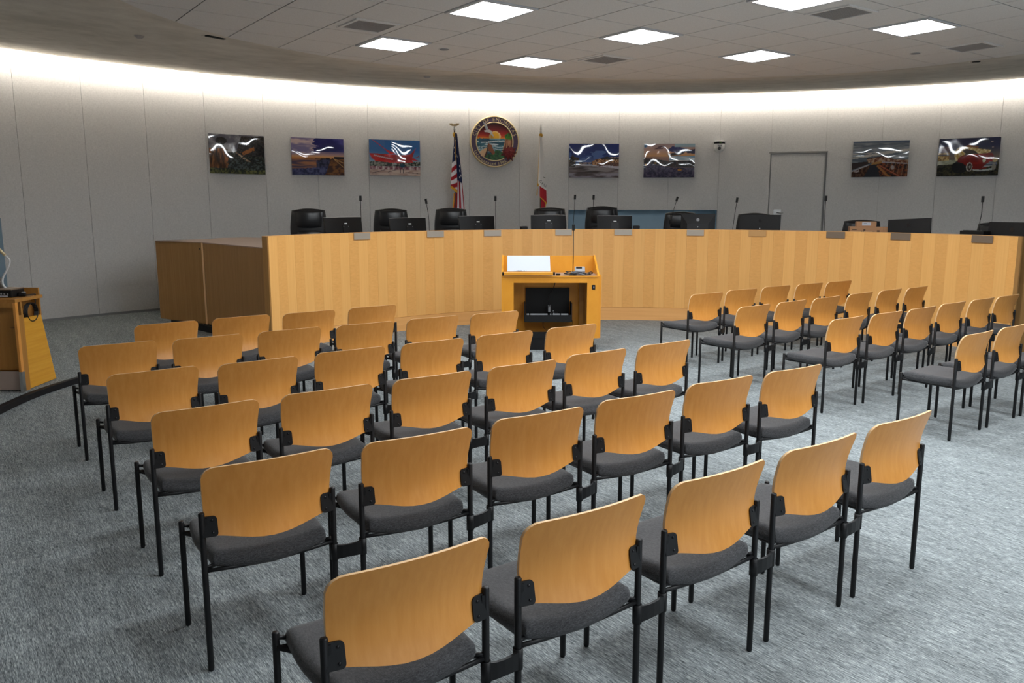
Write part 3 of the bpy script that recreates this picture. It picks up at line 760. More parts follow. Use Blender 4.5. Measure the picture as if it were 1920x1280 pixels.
# ------------------------------------------------------------------ things on the worktop
WTZ = 1.235
def dplace(u, r): p = ring(u, 430, DC, r); return p, math.atan2(p[1] - DC[1], p[0] - DC[0]) - PI / 2   # local +y points outward
def monitor(u0, u1, vtop, r, label, style, rz=0.0, roll=0.0):
    uc = (u0 + u1) / 2; p, a = dplace(uc, r); dist = math.hypot(*p)
    zt = zat(p, uc, vtop); w = (u1 - u0) / CF * p[1] * 1.0 / max(0.6, abs(math.cos(a + rz - math.atan2(-p[0], p[1]))) ) * 0.99
    t = thing('computer_monitor', label, 'monitor', (p[0], p[1], WTZ), a + rz, 'monitors along the dais')
    h = 0.34; zc = zt - WTZ - h / 2; tilt = rx3(-0.10) @ Matrix.Rotation(roll, 3, 'Y'); hw = w / 2
    bow = 0.035 if style == 'curved' else 0.0
    def f(off):
        def g(a_, b_):
            x, z = (2 * a_ - 1) * hw, (b_ - .5) * h
            q = Vector((x, off + bow * ((x / hw) ** 2), z)); q = tilt @ q; return (q.x, q.y, q.z + zc)
        return g
    MB().shell(f(-.022), f(-.002), 13, 3).build('back_shell', 'blackp', t)
    m = MB(); m.grid(f(-.0015), 13, 3, 0, True, True); m.build('screen', 'glass_black', t)
    m = MB(); m.shell(f(-.0225), f(-.001), 13, 2)
    # thin top bezel edge
    tb = lambda off: (lambda a_, b_: tuple((tilt @ Vector(((2 * a_ - 1) * hw, off + bow * ((2 * a_ - 1) ** 2), h / 2 + .004 * b_))) + Vector((0, 0, zc))))
    MB().shell(tb(-.022), tb(-.0005), 13, 2).build('bezel', 'vent_dark' if style == 'curved' else 'blackp', t)
    if style == 'bevel':
        m = MB(); k = .62
        q = [(-hw, h / 2 - .004, -.023), (hw, h / 2 - .004, -.023), (hw * k, .02, -.06), (-hw * k, .02, -.06), (-hw * k, -h / 2 + .03, -.06), (hw * k, -h / 2 + .03, -.06), (hw, -h / 2, -.023), (-hw, -h / 2, -.023)]
        vs = [tuple(tilt @ Vector((x, y, z)) + Vector((0, 0, zc))) for x, z, y in q]
        m.add(vs, [(0, 3, 2, 1), (3, 4, 5, 2), (4, 7, 6, 5), (1, 2, 5, 6), (0, 7, 4, 3)]); m.build('rear_cover', 'black', t)
    off = -.062 if style == 'bevel' else -.0235
    def onback(x, z, o=off): return tuple(tilt @ Vector((x, o, z)) + Vector((0, 0, zc)))
    if style == 'curved':
        MB().box(onback(.0, h / 2 - .085), (.05, .004, .016), tilt, bev=.003).build('logo_badge', 'white_plastic', t)
        m = MB().box(onback(0, h / 2 - .17), (.12, .006, .13), tilt); m.build('mount_plate', 'black', t)
        m = MB()
        for sx in (-1, 1): m.lathe([(0, -.003), (.004, -.002), (.004, 0)], onback(sx * .045, h / 2 - .125, off - .004), 8, 0, True, 'Y')
        m.build('mount_screws', 'grey_plastic', t)
    else:
        zz = h / 2 - .085 if style != 'bevel' else -.0 + h / 2 - .09
        MB().lathe([(0, -.003), (.024, -.003), (.025, .002)], onback(0, zz, off if style != 'bevel' else -.05), 20, 0, True, 'Y').build('logo_badge', 'screw' if style == 'flat' else 'grey_plastic', t)
    MB().lathe([(0, -.004), (.008, -.003), (.008, .001)], onback(0.003, h / 2 - (.205 if style == 'curved' else .2), off - .001), 10, 0, True, 'Y').build('lock_button', 'white_plastic', t)
    m = MB(); m.tube([(0, .06, .0), (0, .055, zc * .6), tuple(onback(0, -h * .25, .0))], .022, 10); m.build('stand_neck', 'blackp', t)
    MB().box((0, .06, .008), (.24, .18, .016), bev=.004).build('stand_base', 'blackp', t)
    return t
monitor(613, 681, 407.3, DR + .42, 'black curved monitor seen from behind, leftmost on the dais', 'curved', 0.16)
monitor(734, 801, 408.6, DR + .42, 'black curved monitor seen from behind, second from left on the dais', 'curved', 0.14)
monitor(863, 928.5, 405.0, DR + .42, 'black curved monitor seen from behind, beside the striped flag', 'curved', 0.12)
monitor(996, 1061, 403.2, DR + .42, 'black curved monitor below the white and red flag', 'curved', -0.05)
monitor(1120, 1185, 404.5, DR + .42, 'black curved monitor in front of the tallest leather chair, left niche half', 'curved', 0.08)
monitor(1277, 1339.5, 401.2, DR + .42, 'black monitor with a sloping back cover in front of the right niche end', 'bevel')
monitor(1388, 1461, 403.0, DR + .42, 'plain black monitor hiding most of a chair, left of the door handle', 'flat')
monitor(1669, 1741, 410.8, DR + .38, 'plain black monitor tilted sideways, right of the cardboard boxes', 'flat', 0.0, -0.06)
monitor(1860, 1938, 417.2, DR + .36, 'black monitor cut by the right edge of the photo', 'flat')
# microphones
def mic(pts, r, label, base_z=WTZ, grp='gooseneck microphones on the dais'):
    """pts: head first, pixel positions down to where the stem meets the desk edge"""
    ub, vb = pts[-1]; p, a = dplace(ub, r); P = []
    for u, v in pts:
        d = ray(u, v); k = p[1] / d[1]; P.append(Vector((d[0] * k, p[1], CH + d[2] * k)))
    low = P[-1]; t = thing('gooseneck_microphone', label, 'microphone', (low.x, low.y, base_z), 0, grp)
    L = [q - Vector(t.location) for q in P[::-1]]; L = [Vector((L[0].x, L[0].y, 0.012))] + L
    MB().lathe([(.045, 0), (.045, .008), (.03, .016), (.012, .022), (0, .022)], n=16).build('base', 'blackp', t)
    s = smooth([tuple(x) for x in L], 4); MB().tube(s, .0042, 6).build('stem', 'blackp', t)
    d = (L[-1] - L[-2]).normalized(); h = L[-1]
    MB().tube([h - d * .012, h - d * .004, h + d * .02, h + d * .05, h + d * .06], .017, 10).build('head', 'blackp', t)
    return t
mic([(676, 375), (676.5, 390), (677.5, 425)], DR + .6, 'black gooseneck microphone behind the leftmost monitor')
mic([(799.5, 380.5), (802, 395), (804, 412), (805, 431)], DR + .25, 'bent gooseneck microphone right of the second monitor')
mic([(929, 375), (929, 400), (929.5, 429)], DR + .25, 'straight gooseneck microphone right of the third monitor, below the seal')
mic([(1078, 372.5), (1076.5, 395), (1074.5, 427)], DR + .25, 'gooseneck microphone at the left end of the wall niche')
mic([(1112.8, 373), (1111.5, 395), (1107, 420), (1106, 427)], DR + .25, 'gooseneck microphone standing before the tallest leather chair')
mic([(1268.5, 376), (1263.5, 392), (1259, 410), (1256, 428)], DR + .25, 'gooseneck microphone leaning in front of the right end of the niche')
mic([(1381.5, 378), (1378, 400), (1374, 428)], DR + .25, 'gooseneck microphone between the niche and the door')
mic([(1548.5, 375), (1546.5, 400), (1545, 432)], DR + .25, 'gooseneck microphone at the right side of the door')
mic([(1842.5, 377), (1840.5, 400), (1837, 418), (1836.5, 440)], DR + .25, 'rightmost gooseneck microphone, below the vintage car picture')
# small desk things
for u0, u1, v0, label in ((976.5, 988, 424.2, 'small black desk control box left of the fourth monitor'), (1187, 1199, 423.2, 'small black desk control box right of the fifth monitor')):
    p, a = dplace((u0 + u1) / 2, DR + .3); z = zat(p, (u0 + u1) / 2, v0); w = (u1 - u0) / CF * p[1]
    t = thing('desk_control_box', label, 'control box', (p[0], p[1], WTZ), a, 'desk control boxes')
    MB().box((0, 0, (z - WTZ) / 2), (w, .12, z - WTZ), bev=.006).build('case', 'blackp', t)
    MB().box((0, -.02, (z - WTZ) + .002), (w * .7, .05, .004)).build('button_strip', 'screw', t)
p, a = dplace(1829, DR + .28); zt_ = zat(p, 1829, 432.5)
t = thing('desk_console', 'low black console on the dais in front of the right-hand chair', 'console', (p[0], p[1], WTZ), a)
MB().box((0, 0, (zt_ - WTZ) / 2), (.30, .16, zt_ - WTZ), bev=.006).build('case', 'blackp', t)
MB().box((0, -.02, zt_ - WTZ + .003), (.24, .08, .006)).build('keypad', 'black', t)
def carton(u0, u1, v0, v1, r, label, dep, marks, z0=None):
    p, a = dplace((u0 + u1) / 2, r); w = (u1 - u0) / CF * p[1] * 1.03; zt = zat(p, (u0 + u1) / 2, v0); zb = zat(p, (u0 + u1) / 2, v1) if z0 is None else z0
    t = thing('cardboard_box', label, 'box', (p[0], p[1], zb), math.atan2(-p[0], p[1]) + 0.1, 'cardboard boxes on the dais')
    h = zt - zb
    MB().box((0, 0, h / 2), (w, dep, h), bev=.002, seg=1).build('carton', 'card', t)
    MB().box((0, 0, h + .0006), (w, .05, .001)).build('tape', 'brassplate', t)
    m = MB()
    for x, z, sx, sz in marks: m.box((x * w, -dep / 2 - .0005, z * h), (sx * w, .001, sz * h))
    return t, m, w, h, dep
t, m, w, h, dep = carton(1595.5, 1659, 425, 434, DR + .42, 'wide printed cardboard box, lower of the two on the dais', .3, [(-.38, .82, .12, .05), (-.3, .62, .05, .1), (-.19, .7, .03, .1), (-.14, .7, .03, .1), (-.12, .8, .05, .12), (.12, .6, .05, .2), (.24, .68, .07, .22), (.37, .55, .002, .9)], WTZ)
m.build('printed_marks', 'card_dark', t); zb = t.location.z + h
t, m, w, h, dep = carton(1606, 1639, 415, 425, DR + .42, 'small cardboard box with white label, on top of the wider box', .2, [(.0, .55, .44, .62)], zb)
m.build('label', 'white_paper', t); mm = MB(); mm.box((-.06 * w, -dep / 2 - .0015, .62 * h), (.16 * w, .001, .1 * h)); mm.build('label_print', 'ink', t)
# ------------------------------------------------------------------ leather chairs behind the dais
def office_proto():
    d = {}
    def slab(w, h, th, pw, bulge, n=16):
        def prof(a, b):
            x, z = 2 * a - 1, 2 * b - 1; k = max(abs(x), abs(z)); r = math.hypot(x, z) or 1
            sq = 1 - (1 - k / r) * .30 * k ** 5; return x * sq, z * sq, k
        def f(s):
            def g(a, b):
                x, z, k = prof(a, b); e = math.sqrt(max(0, 1 - max(0, (k - .72) / .28) ** 2))
                tp = 1 - .035 * (b ** 2) ; return (x * w * tp, s * th * e + s * bulge * max(0, 1 - (x * x + z * z)) + .05 * (x * x) , (z * .5 + .5) * h)
            return g
        return f
    f = slab(.305, .66, .055, 0, 0.0); m = MB(); cc = cosd(15); q = lambda F: (lambda a, b: F(cc[round(a * 15)], cc[round(b * 15)]))
    m.shell(q(f(1)), q(f(-1)), 16, 16); d['backrest'] = (m.mesh('backrest', 'leather'), (0, .27, .60))
    f = slab(.235, .27, .03, 0, .02); m = MB(); m.shell(q(f(1)), q(f(-1)), 16, 16); d['head_cushion'] = (m.mesh('head_cushion', 'leather'), (0, .225, .955))
    f = slab(.225, .26, .03, 0, .02); m = MB(); m.shell(q(f(1)), q(f(-1)), 16, 16); d['lumbar_cushion'] = (m.mesh('lumbar_cushion', 'leather'), (0, .215, .665))
    m = MB(); m.box((0, 0, 0), (.54, .52, .12), bev=.05, seg=4); d['seat'] = (m.mesh('seat', 'leather'), (0, 0, .50))
    for s, n in ((-1, 'arm_l'), (1, 'arm_r')):
        m = MB(); m.tube([(s * .30, .2, .50), (s * .32, .2, .68), (s * .32, .1, .71), (s * .32, -.14, .71), (s * .31, -.18, .60), (s * .28, -.12, .48)], .018, 8); d[n] = (m.mesh('armrest', 'blackp'), (0, 0, 0))
        m = MB(); m.box((s * .32, -.02, .725), (.075, .3, .04), bev=.016, seg=3); d[n + 'p'] = (m.mesh('arm_pad', 'leather'), (0, 0, 0))
    m = MB(); m.lathe([(.028, .10), (.028, .30), (.018, .30), (.018, .45)], n=12); d['column'] = (m.mesh('gas_column', 'blackp'), (0, 0, 0))
    m = MB()
    for k in range(5):
        a = 2 * PI * k / 5; m.tube([(.02 * math.cos(a), .02 * math.sin(a), .13), (.30 * math.cos(a), .30 * math.sin(a), .075)], .022, 8, r2=.014)
    d['base'] = (m.mesh('star_base', 'blackp'), (0, 0, 0))
    for k in range(5):
        a = 2 * PI * k / 5; m = MB(); m.lathe([(0, -.012), (.028, -.012), (.03, 0), (.028, .012), (0, .012)], (.30 * math.cos(a), .30 * math.sin(a), .03), 12, 0, True, 'Y'); d['caster%d' % k] = (m.mesh('caster', 'blackp'), (0, 0, 0))
    return d
OC = office_proto()
def office_chair(u0, u1, vtop, r, label, rz=0.0):
    uc = (u0 + u1) / 2; p, a = dplace(uc, r); zt = zat(p, uc, vtop); s = (zt - PZ) / 1.262; w = (u1 - u0) / CF * p[1] / .60
    t = thing('leather_chair', label, 'chair', (p[0], p[1], PZ), math.atan2(-p[0], p[1]) + rz, 'black leather chairs behind the dais')
    t.scale = (w, min(1.05, w), s)
    for k, (me, loc) in OC.items(): link(me.name.split('.')[0], me, t, loc)
OR = DR + 1.35
office_chair(547.5, 616, 390.3, OR, 'black leather chair leftmost behind the dais', 0.06)
office_chair(702, 768.5, 390.2, OR, 'black leather chair second from left behind the dais', 0.04)
office_chair(814.5, 877.5, 389, OR, 'black leather chair in front of the striped flag')
office_chair(998.5, 1062, 388, OR, 'black leather chair in front of the white and red flag')
office_chair(1096.5, 1159.5, 385.5, OR, 'tallest black leather chair, at the left part of the wall niche')
office_chair(1248.5, 1311, 396.4, OR, 'black leather chair at the right part of the wall niche', 0.15)
office_chair(1387, 1452, 398.8, OR, 'black leather chair behind the monitor beside the door', 0.2)
office_chair(1580.5, 1649.5, 411.8, OR - .1, 'black leather chair behind the cardboard boxes')
office_chair(1822, 1899, 416.2, OR - .15, 'black leather chair at the far right, below the car picture', -0.25)
# ================================================================== PUBLIC LECTERN (centre)
LY = 9.65
t = thing('public_lectern', 'honey-coloured wooden lectern desk with open knee space in front of the dais', 'lectern', (0.46, LY, 0))
X0, X1 = -0.125 - .46, 1.045 - .46        # outer faces of the two sides
def side(x, th, mat):
    m = MB(); prof = [(0.0, .15), (0.0, .905), (.035, .925), (.56, 1.118), (.60, 1.118), (.60, .15)]
    m.extrude(prof, lambda a, b, d: (x + d, a, b), th); return m
side(X0, .022, 0).build('side_panel', 'honey', t); side(X1 - .022, .022, 0).build('side_panel', 'honey', t)
m = MB(); m.box((X1 + .012, .30, .53), (.022, .56, .76)); m.build('side_cladding', 'honey', t)
o0, o1, oz = .02 - .46, .899 - .46, .82
MB().box(((X0 + .022 + o0) / 2, .011, .5275), (o0 - X0 - .022, .022, .755)).build('front_stile', 'honey', t)
MB().box(((X1 - .022 + o1) / 2, .011, .5275), (X1 - .022 - o1, .022, .755)).build('front_stile', 'honey', t)
MB().box(((o0 + o1) / 2, .011, (oz + .888) / 2), (o1 - o0, .022, .888 - oz)).build('front_rail', 'honey', t)
MB().box(((X0 + X1) / 2, .27, .8945), (X1 - X0 - .046, .53, .013)).build('worktop', 'laminate', t)
MB().box(((X0 + X1) / 2, -.003, .896), (X1 - X0 - .046, .016, .02)).build('worktop_edge', 'honey', t)
MB().box(((X0 + X1) / 2, .575, 1.0), (X1 - X0 - .044, .022, .22)).build('upstand', 'honey', t)
MB().box(((X0 + X1) / 2, .50, .51), (X1 - X0 - .046, .022, .74)).build('knee_back_panel', 'honey', t)
MB().box((o0 - .012, .26, .52), (.02, .47, .72)).build('knee_side_panel', 'ochre', t)
MB().box((o1 + .012, .26, .52), (.02, .47, .72)).build('knee_side_panel', 'ochre', t)
MB().box((o1 - .03, .44, .52), (.06, .06, .72)).build('cable_duct', 'ochre', t)
MB().box(((X0 + X1) / 2, .30, .0735), (X1 - X0 - .10, .54, .147)).build('plinth', 'blackp', t)
MB().box(((o0 + o1) / 2, .03, .185), (o1 - o0 - .004, .02, .075)).build('plinth_riser', 'blackp', t)
m = MB(); m.box((.975 - .46, -.003, .768), (.04, .006, .056), bev=.002, seg=1); m.build('switch_plate', 'blackp', t)
m = MB(); m.box((.977 - .46, -.008, .766), (.014, .006, .024), bev=.002, seg=1); m.build('rocker_switch', 'cable_grey', t)
# adjustable reading stand tray
m = MB(); m.box(((-.10 + .49) / 2 - .46, -.02, .932), (.585, .05, .038), bev=.004, seg=1); m.build('stand_ledge', 'honey', t)
m = MB()
for x in (-.105, .50): m.lathe([(0, -.02), (.014, -.018), (.014, .018), (0, .02)], (x - .46, .0, .93), 10)
m.build('stand_pivot', 'blackp', t)
b0, b1 = Vector((-.045 - .46, .012, .95)), Vector((-.055 - .46, .19, 1.135))
# white board on the stand
w_ = thing('white_board', 'white panel leaning on the lectern reading ledge, small dark marks along its lower edge', 'board', (0.20, LY + .012, .951))
d_ = Vector((0, .17, .178)).normalized()
ang = math.atan2(.178, .17); R = rx3(ang)
MB().box(tuple(d_ * .123 + Vector((0, .004, 0.003))), (.515, .246, .008), R, bev=.002, seg=1).build('panel', 'white_paper', w_)
m = MB()
for x, ww in ((-.165, .006), (-.14, .012), (-.122, .014), (-.104, .012), (-.09, .010), (-.055, .01), (-.03, .005)): m.box(tuple(Vector((x, 0, 0)) + d_ * .012 + R @ Vector((0, 0, .0055))), (ww, .011, .001), R)
m.build('printed_marks', 'ink', w_)
# control phone, microphone, cables on the lectern
c_ = thing('conference_phone', 'small grey control phone with dark screen on the lectern top', 'phone', (.83, LY + .26, .901), -.05)
R = rx3(.55); MB().box((0, 0, .055), (.125, .10, .03), R, bev=.006).build('case', 'grey_plastic', c_)
MB().box((-.01, .004, .080), (.07, .028, .004), rx3(.62)).build('screen', 'blackp', c_)
MB().box((0, .03, .03), (.11, .05, .06), bev=.006).build('foot', 'blackp', c_)
m = MB()
for i in range(3):
    for j in range(2): m.box((-.035 + i * .03, -.018 - j * .014, .048 - j * .009), (.014, .008, .004), R)
m.build('keys', 'white_plastic', c_)
d1 = ray(1087, 424); zt = CH + d1[2] * (LY + .12) / d1[1]
g_ = thing('gooseneck_microphone', 'tall gooseneck microphone standing on the public lectern', 'microphone', (.735, LY + .12, .901))
MB().lathe([(.05, 0), (.05, .008), (.02, .018), (.008, .04), (0, .04)], n=16).build('base', 'blackp', g_)
MB().tube([(0, 0, .03), (.002, 0, .2), (0, 0, zt - .901 - .04)], .0055, 8).build('stem', 'blackp', g_)
hh = zt - .901; MB().tube([(0, 0, hh - .05), (0, 0, hh - .045), (0, 0, hh - .01), (0, 0, hh + .012), (0, 0, hh + .02)], .017, 10).build('head', 'blackp', g_)
def squiggle(cx, cy, z, n, rr, seed, sx=1.0, sy=1.0):
    r = random.Random(seed); P = []; a = 0
    for i in range(n):
        a += r.uniform(.7, 1.5); k = r.uniform(.35, 1) * rr
        P.append((cx + sx * k * math.cos(a), cy + sy * k * math.sin(a), z + .006 + r.uniform(0, .045)))
    return smooth(P, 5)
for sd, mt, lab, cx in ((3, 'cable', 'black cable tangle around the microphone foot on the lectern', .74), (8, 'cable_grey', 'thin grey cable tangle in front of the control phone', .80), (12, 'cable', 'black cable loops at the right end of the lectern top', .90)):
    k = thing('cable_tangle', lab, 'cable', (cx, LY + .10, .901), 0, 'cables on the lectern'); m = MB(); m.tube(squiggle(0, 0, 0, 16, .12, sd, 1.0, .55), .0052, 6); m.build('cord', mt, k)
t2 = thing('mouse', 'small dark clip on the lectern beside the white panel', 'clip', (.555, LY + .09, .901)); MB().box((0, 0, .012), (.05, .03, .02), rz3(-.5), bev=.006).build('body', 'blackp', t2)
# equipment tray in the knee space
k = thing('equipment_tray', 'black open equipment tray with grey bars inside the lectern knee space', 'tray', (.445, LY + .40, .315))
MB().box((0, .075, .2), (.55, .012, .40)).build('tray_back', 'blackp', k)
MB().box((0, -.06, .006), (.58, .26, .012)).build('tray_floor', 'blackp', k)
MB().box((0, -.185, .045), (.58, .012, .09)).build('tray_front', 'black', k)
for s in (-1, 1): MB().box((s * .288, -.06, .115), (.012, .25, .23)).build('tray_side', 'blackp', k)
for x, ww in ((-.25, .03), (-.115, .215), (.03, .02), (.10, .09), (.20, .09)):
    MB().box((x, -.187, .098), (ww, .02, .018), bev=.003, seg=1).build('rail_bar', 'grey_plastic', k)
m = MB(); m.box((.02, -.02, .15), (.03, .03, .09), bev=.003, seg=1); m.build('adapter', 'grey_plastic', k)
m = MB(); m.tube(squiggle(-.08, -.05, .03, 14, .13, 21, 1, .5), .005, 6); m.tube(squiggle(.1, -.05, .05, 10, .1, 5, 1, .5), .004, 6); m.build('coiled_cords', 'cable', k)
m = MB(); m.box((.07, -.03, .12), (.012, .012, .012)); m.box((.075, -.03, .09), (.012, .012, .012)); m.build('plug_tips', 'grey_plastic', k)
k = thing('hanging_cable', 'thin black cable drooping below the tray in the lectern knee space', 'cable', (.445, LY + .30, .30))
MB().tube(smooth([(-.06, .0, .02), (-.05, .05, -.07), (.02, .08, -.125), (.14, .09, -.14), (.26, .10, -.12), (.31, .08, -.03), (.295, .05, .06)], 6), .003, 6).build('cord', 'cable', k)
k = thing('drop_cable', 'black cable hanging from the lectern top down to the tray', 'cable', (.53, LY + .42, .88))
MB().tube(smooth([(0, 0, 0), (.005, 0, -.1), (-.03, -.02, -.2), (-.08, -.05, -.28), (-.06, -.1, -.38)], 6), .006, 6).build('cord', 'cable', k)
# ================================================================== STAFF LECTERN (left edge)
BX, BY, TZ = -4.44, 7.20, .90
s = thing('staff_lectern', 'ochre wooden staff lectern with sloping yellow side, cut by the left edge of the photo', 'lectern', (BX, BY, SZ))
def S(v): return (v[0] - BX, v[1] - BY, v[2] - SZ)
def sbox(x0, x1, y0, y1, z0, z1, n, mt, bev=0.0):
    m = MB(); m.box(S(((x0 + x1) / 2, (y0 + y1) / 2, (z0 + z1) / 2)), (x1 - x0, y1 - y0, z1 - z0), bev=bev, seg=1); return m.build(n, mt, s)
sbox(-5.55, BX, 7.19, 7.62, TZ - .03, TZ, 'worktop', 'ochre')
sbox(-5.55, -4.462, 7.185, 7.205, TZ - .075, TZ - .03, 'front_rail', 'ochre')
sbox(BX - .022, BX, 7.185, 7.225, .24, TZ - .03, 'front_stile', 'ply')
o = sbox(BX - .024, BX + .002, 7.183, 7.227, SZ, .24, 'stile_foot', 'steel')
sbox(-5.55, BX - .022, 7.30, 7.32, .235, TZ - .03, 'recess_panel', 'ochre')
sbox(-5.55, BX - .022, 7.24, 7.26, SZ + .012, .235, 'kick_plate', 'kick')
sbox(-5.55, -5.53, 7.19, 7.62, SZ, TZ - .03, 'side_panel', 'ochre')
sbox(-5.55, -4.468, 7.605, 7.625, .70, TZ + .065, 'rear_upstand', 'ochre')
sbox(BX - .12, BX - .1, 7.325, 7.605, .62, TZ - .03, 'cubby_back', 'ochre')
sbox(BX - .1, -4.49, 7.225, 7.605, .615, .635, 'cubby_shelf', 'ochre')
sbox(BX - .05, BX - .02, 7.225, 7.33, SZ, .745, 'corner_post', 'ochre')
m = MB(); xx = -4.465
pp = [(7.322, .055), (7.335, .712), (7.612, .709), (7.765, .06)]
m.extrude(pp, lambda a, b, d: S((xx - d, a, b)), .02); m.build('sloping_side', 'honey_h', s)
m = MB(); m.extrude([(7.60, .055), (7.765, .06), (7.612, .709), (7.60, .709)], lambda a, b, d: S((xx - .02 - d, a, b)), .9); m.build('sloping_front', 'honey_h', s)
# cables on the staff lectern
k = thing('cable_coil', 'coiled black cable hanging in the open cubby of the staff lectern', 'cable', (-4.46, 7.47, .75))
m = MB()
for q in range(4):
    m.tube([(-.03 + .008 * q, .085 * math.cos(2 * PI * i / 24) + .004 * q, .085 * math.sin(2 * PI * i / 24)) for i in range(25)], .006, 6)
m.build('coil', 'cable', k)
MB().tube(smooth([(-.01, .07, .04), (-.005, .07, .11), (.005, .06, .155), (.02, .03, .165), (-.0, -.02, .165), (-.05, -.05, .16), (-.12, -.04, .162)], 5), .005, 6).build('lead', 'cable', k)
k = thing('cable_adapter', 'small dark cable adapter lying on the staff lectern top', 'adapter', (-4.52, 7.44, TZ))
MB().box((0, 0, .018), (.06, .045, .036), rz3(.3), bev=.006).build('body', 'screw', k)
MB().box((.02, -.01, .04), (.025, .03, .012), rz3(.3)).build('plug', 'grey_plastic', k)
# document camera
k = thing('document_camera', 'document camera with black base, silver post and white gooseneck at the left edge', 'document camera', (-4.80, 7.43, TZ))
MB().box((0, 0, .035), (.50, .20, .07), bev=.008).build('base', 'blackp', k)
MB().box((0, .0, .073), (.50, .205, .012), bev=.003, seg=1).build('base_top', 'pewter', k)
m = MB(); r_ = random.Random(4)
for i in range(16): m.box((-.22 + i * .029, -.102, .018 + r_.uniform(0, .03)), (.012, .006, .010 + r_.uniform(0, .006)))
m.build('ports', 'grey_plastic', k)
MB().box((.18, -.103, .014), (.07, .004, .012)).build('serial_label', 'white_paper', k)
MB().tube([(.11, .0, .07), (.06, .0, .22), (.03, .0, .30)], .022, 10).build('post', 'steel', k)
MB().tube([(.055, -.02, .07), (.03, -.02, .11), (.0, -.02, .2)], .010, 8).build('rear_arm', 'white_plastic', k)
gp = smooth([(.145, .0, .075), (.118, 0, .11), (.122, 0, .17), (.17, 0, .25), (.198, 0, .31), (.195, 0, .345), (.165, 0, .375)], 5)
MB().tube(gp, .009, 8).build('gooseneck', 'white_plastic', k)
MB().tube([(.165, 0, .378), (.11, 0, .44), (.02, 0, .53)], .013, 10).build('lamp_head', 'gold', k)
# ================================================================== WALL THINGS
def walltheta_at(u, v): p = ring(u, v, WC, WR); return p, math.atan2(p[1] - WC[1], p[0] - WC[0]) - PI / 2
p, a = walltheta_at(1348, 275); zc = zat(p, 1348, 275)
k = thing('ptz_camera', 'small white dome camera on the wall left of the door', 'camera', (p[0] - .0, p[1], zc), a)
MB().box((0, -.02, .09), (.17, .04, .05), bev=.008).build('wall_bracket', 'white_plastic', k)
MB().box((0, -.10, .085), (.21, .16, .022), bev=.008).build('mount_arm', 'white_plastic', k)
MB().lathe([(0, .072), (.10, .072), (.105, .062), (.103, .048), (0, .048)], (0, -.10, 0), 24).build('visor_band', 'blackp', k)
MB().lathe([(0, .048), (.098, .048), (.098, -.02), (.09, -.06), (.055, -.10), (0, -.115)], (0, -.10, 0), 24).build('camera_body', 'white_plastic', k)
MB().lathe([(0, -.012), (.026, -.012), (.03, .0), (.03, .02)], (-.006, -.188, -.045), 20, 0, True, 'Y').build('lens', 'glass_black', k)
MB().box((.012, -.206, .06), (.05, .006, .010)).build('status_light', 'green_led', k)
MB().box((0, -.198, .01), (.08, .004, .018)).build('badge', 'grey_plastic', k)
# ---- painter for flat prints
class Pic:
    def __init__(s, nx, ny, asp=1.5):
        s.u, s.v = np.meshgrid((np.arange(nx) + .5) / nx, (np.arange(ny) + .5) / ny); s.im = np.zeros((ny, nx, 3)); s.asp = asp
    def noise(s, fx, fy, seed, oct=3):
        r = np.random.RandomState(seed); out = 0; amp = 1; tot = 0
        for o in range(oct):
            g = r.rand(int(fy * 2 ** o) + 3, int(fx * 2 ** o) + 3); x, y = s.u * fx * 2 ** o, s.v * fy * 2 ** o
            i, j = x.astype(int), y.astype(int); a, b = x - i, y - j; a = a * a * (3 - 2 * a); b = b * b * (3 - 2 * b)
            out = out + amp * (g[j, i] * (1 - a) * (1 - b) + g[j, i + 1] * a * (1 - b) + g[j + 1, i] * (1 - a) * b + g[j + 1, i + 1] * a * b); tot += amp; amp *= .55
        return out / tot
    def put(s, mask, c):
        mk = np.clip(np.asarray(mask, float), 0, 1)[..., None]; c = np.asarray(c, float)
        if c.ndim == 1: c = c[None, None, :]
        s.im = s.im * (1 - mk) + c * mk
    def grad(s, stops, axis='v'):
        t = s.v if axis == 'v' else s.u; xs = [p for p, _ in stops]
        return np.stack([np.interp(t, xs, [c[k] for _, c in stops]) for k in range(3)], -1)
    def poly(s, pts):
        m = np.zeros(s.u.shape, bool); n = len(pts)
        for i in range(n):
            (x0, y0), (x1, y1) = pts[i], pts[(i + 1) % n]
            if y0 == y1: continue
            c = ((y0 > s.v) != (y1 > s.v)) & (s.u < (x1 - x0) * (s.v - y0) / (y1 - y0) + x0); m ^= c
        return m
    def ell(s, cx, cy, rx, ry): return ((s.u - cx) / rx) ** 2 + ((s.v - cy) / ry) ** 2 < 1
    def line(s, x0, y0, x1, y1, w):
        dx, dy = x1 - x0, y1 - y0; L = dx * dx + dy * dy; t = np.clip(((s.u - x0) * dx + (s.v - y0) * dy) / L, 0, 1)
        return np.hypot((s.u - x0 - t * dx) * s.asp, s.v - y0 - t * dy) < w
    def two(s, n, a, b, lo=.35, hi=.65):
        t = np.clip((n - lo) / (hi - lo), 0, 1)[..., None]; return np.asarray(a, float) * (1 - t) + np.asarray(b, float) * t
def to_lin(im):
    x = np.clip(im / 255, 0, 1); return np.where(x <= .04045, x / 12.92, ((x + .055) / 1.055) ** 2.4)
NXP, NYP = 132, 88
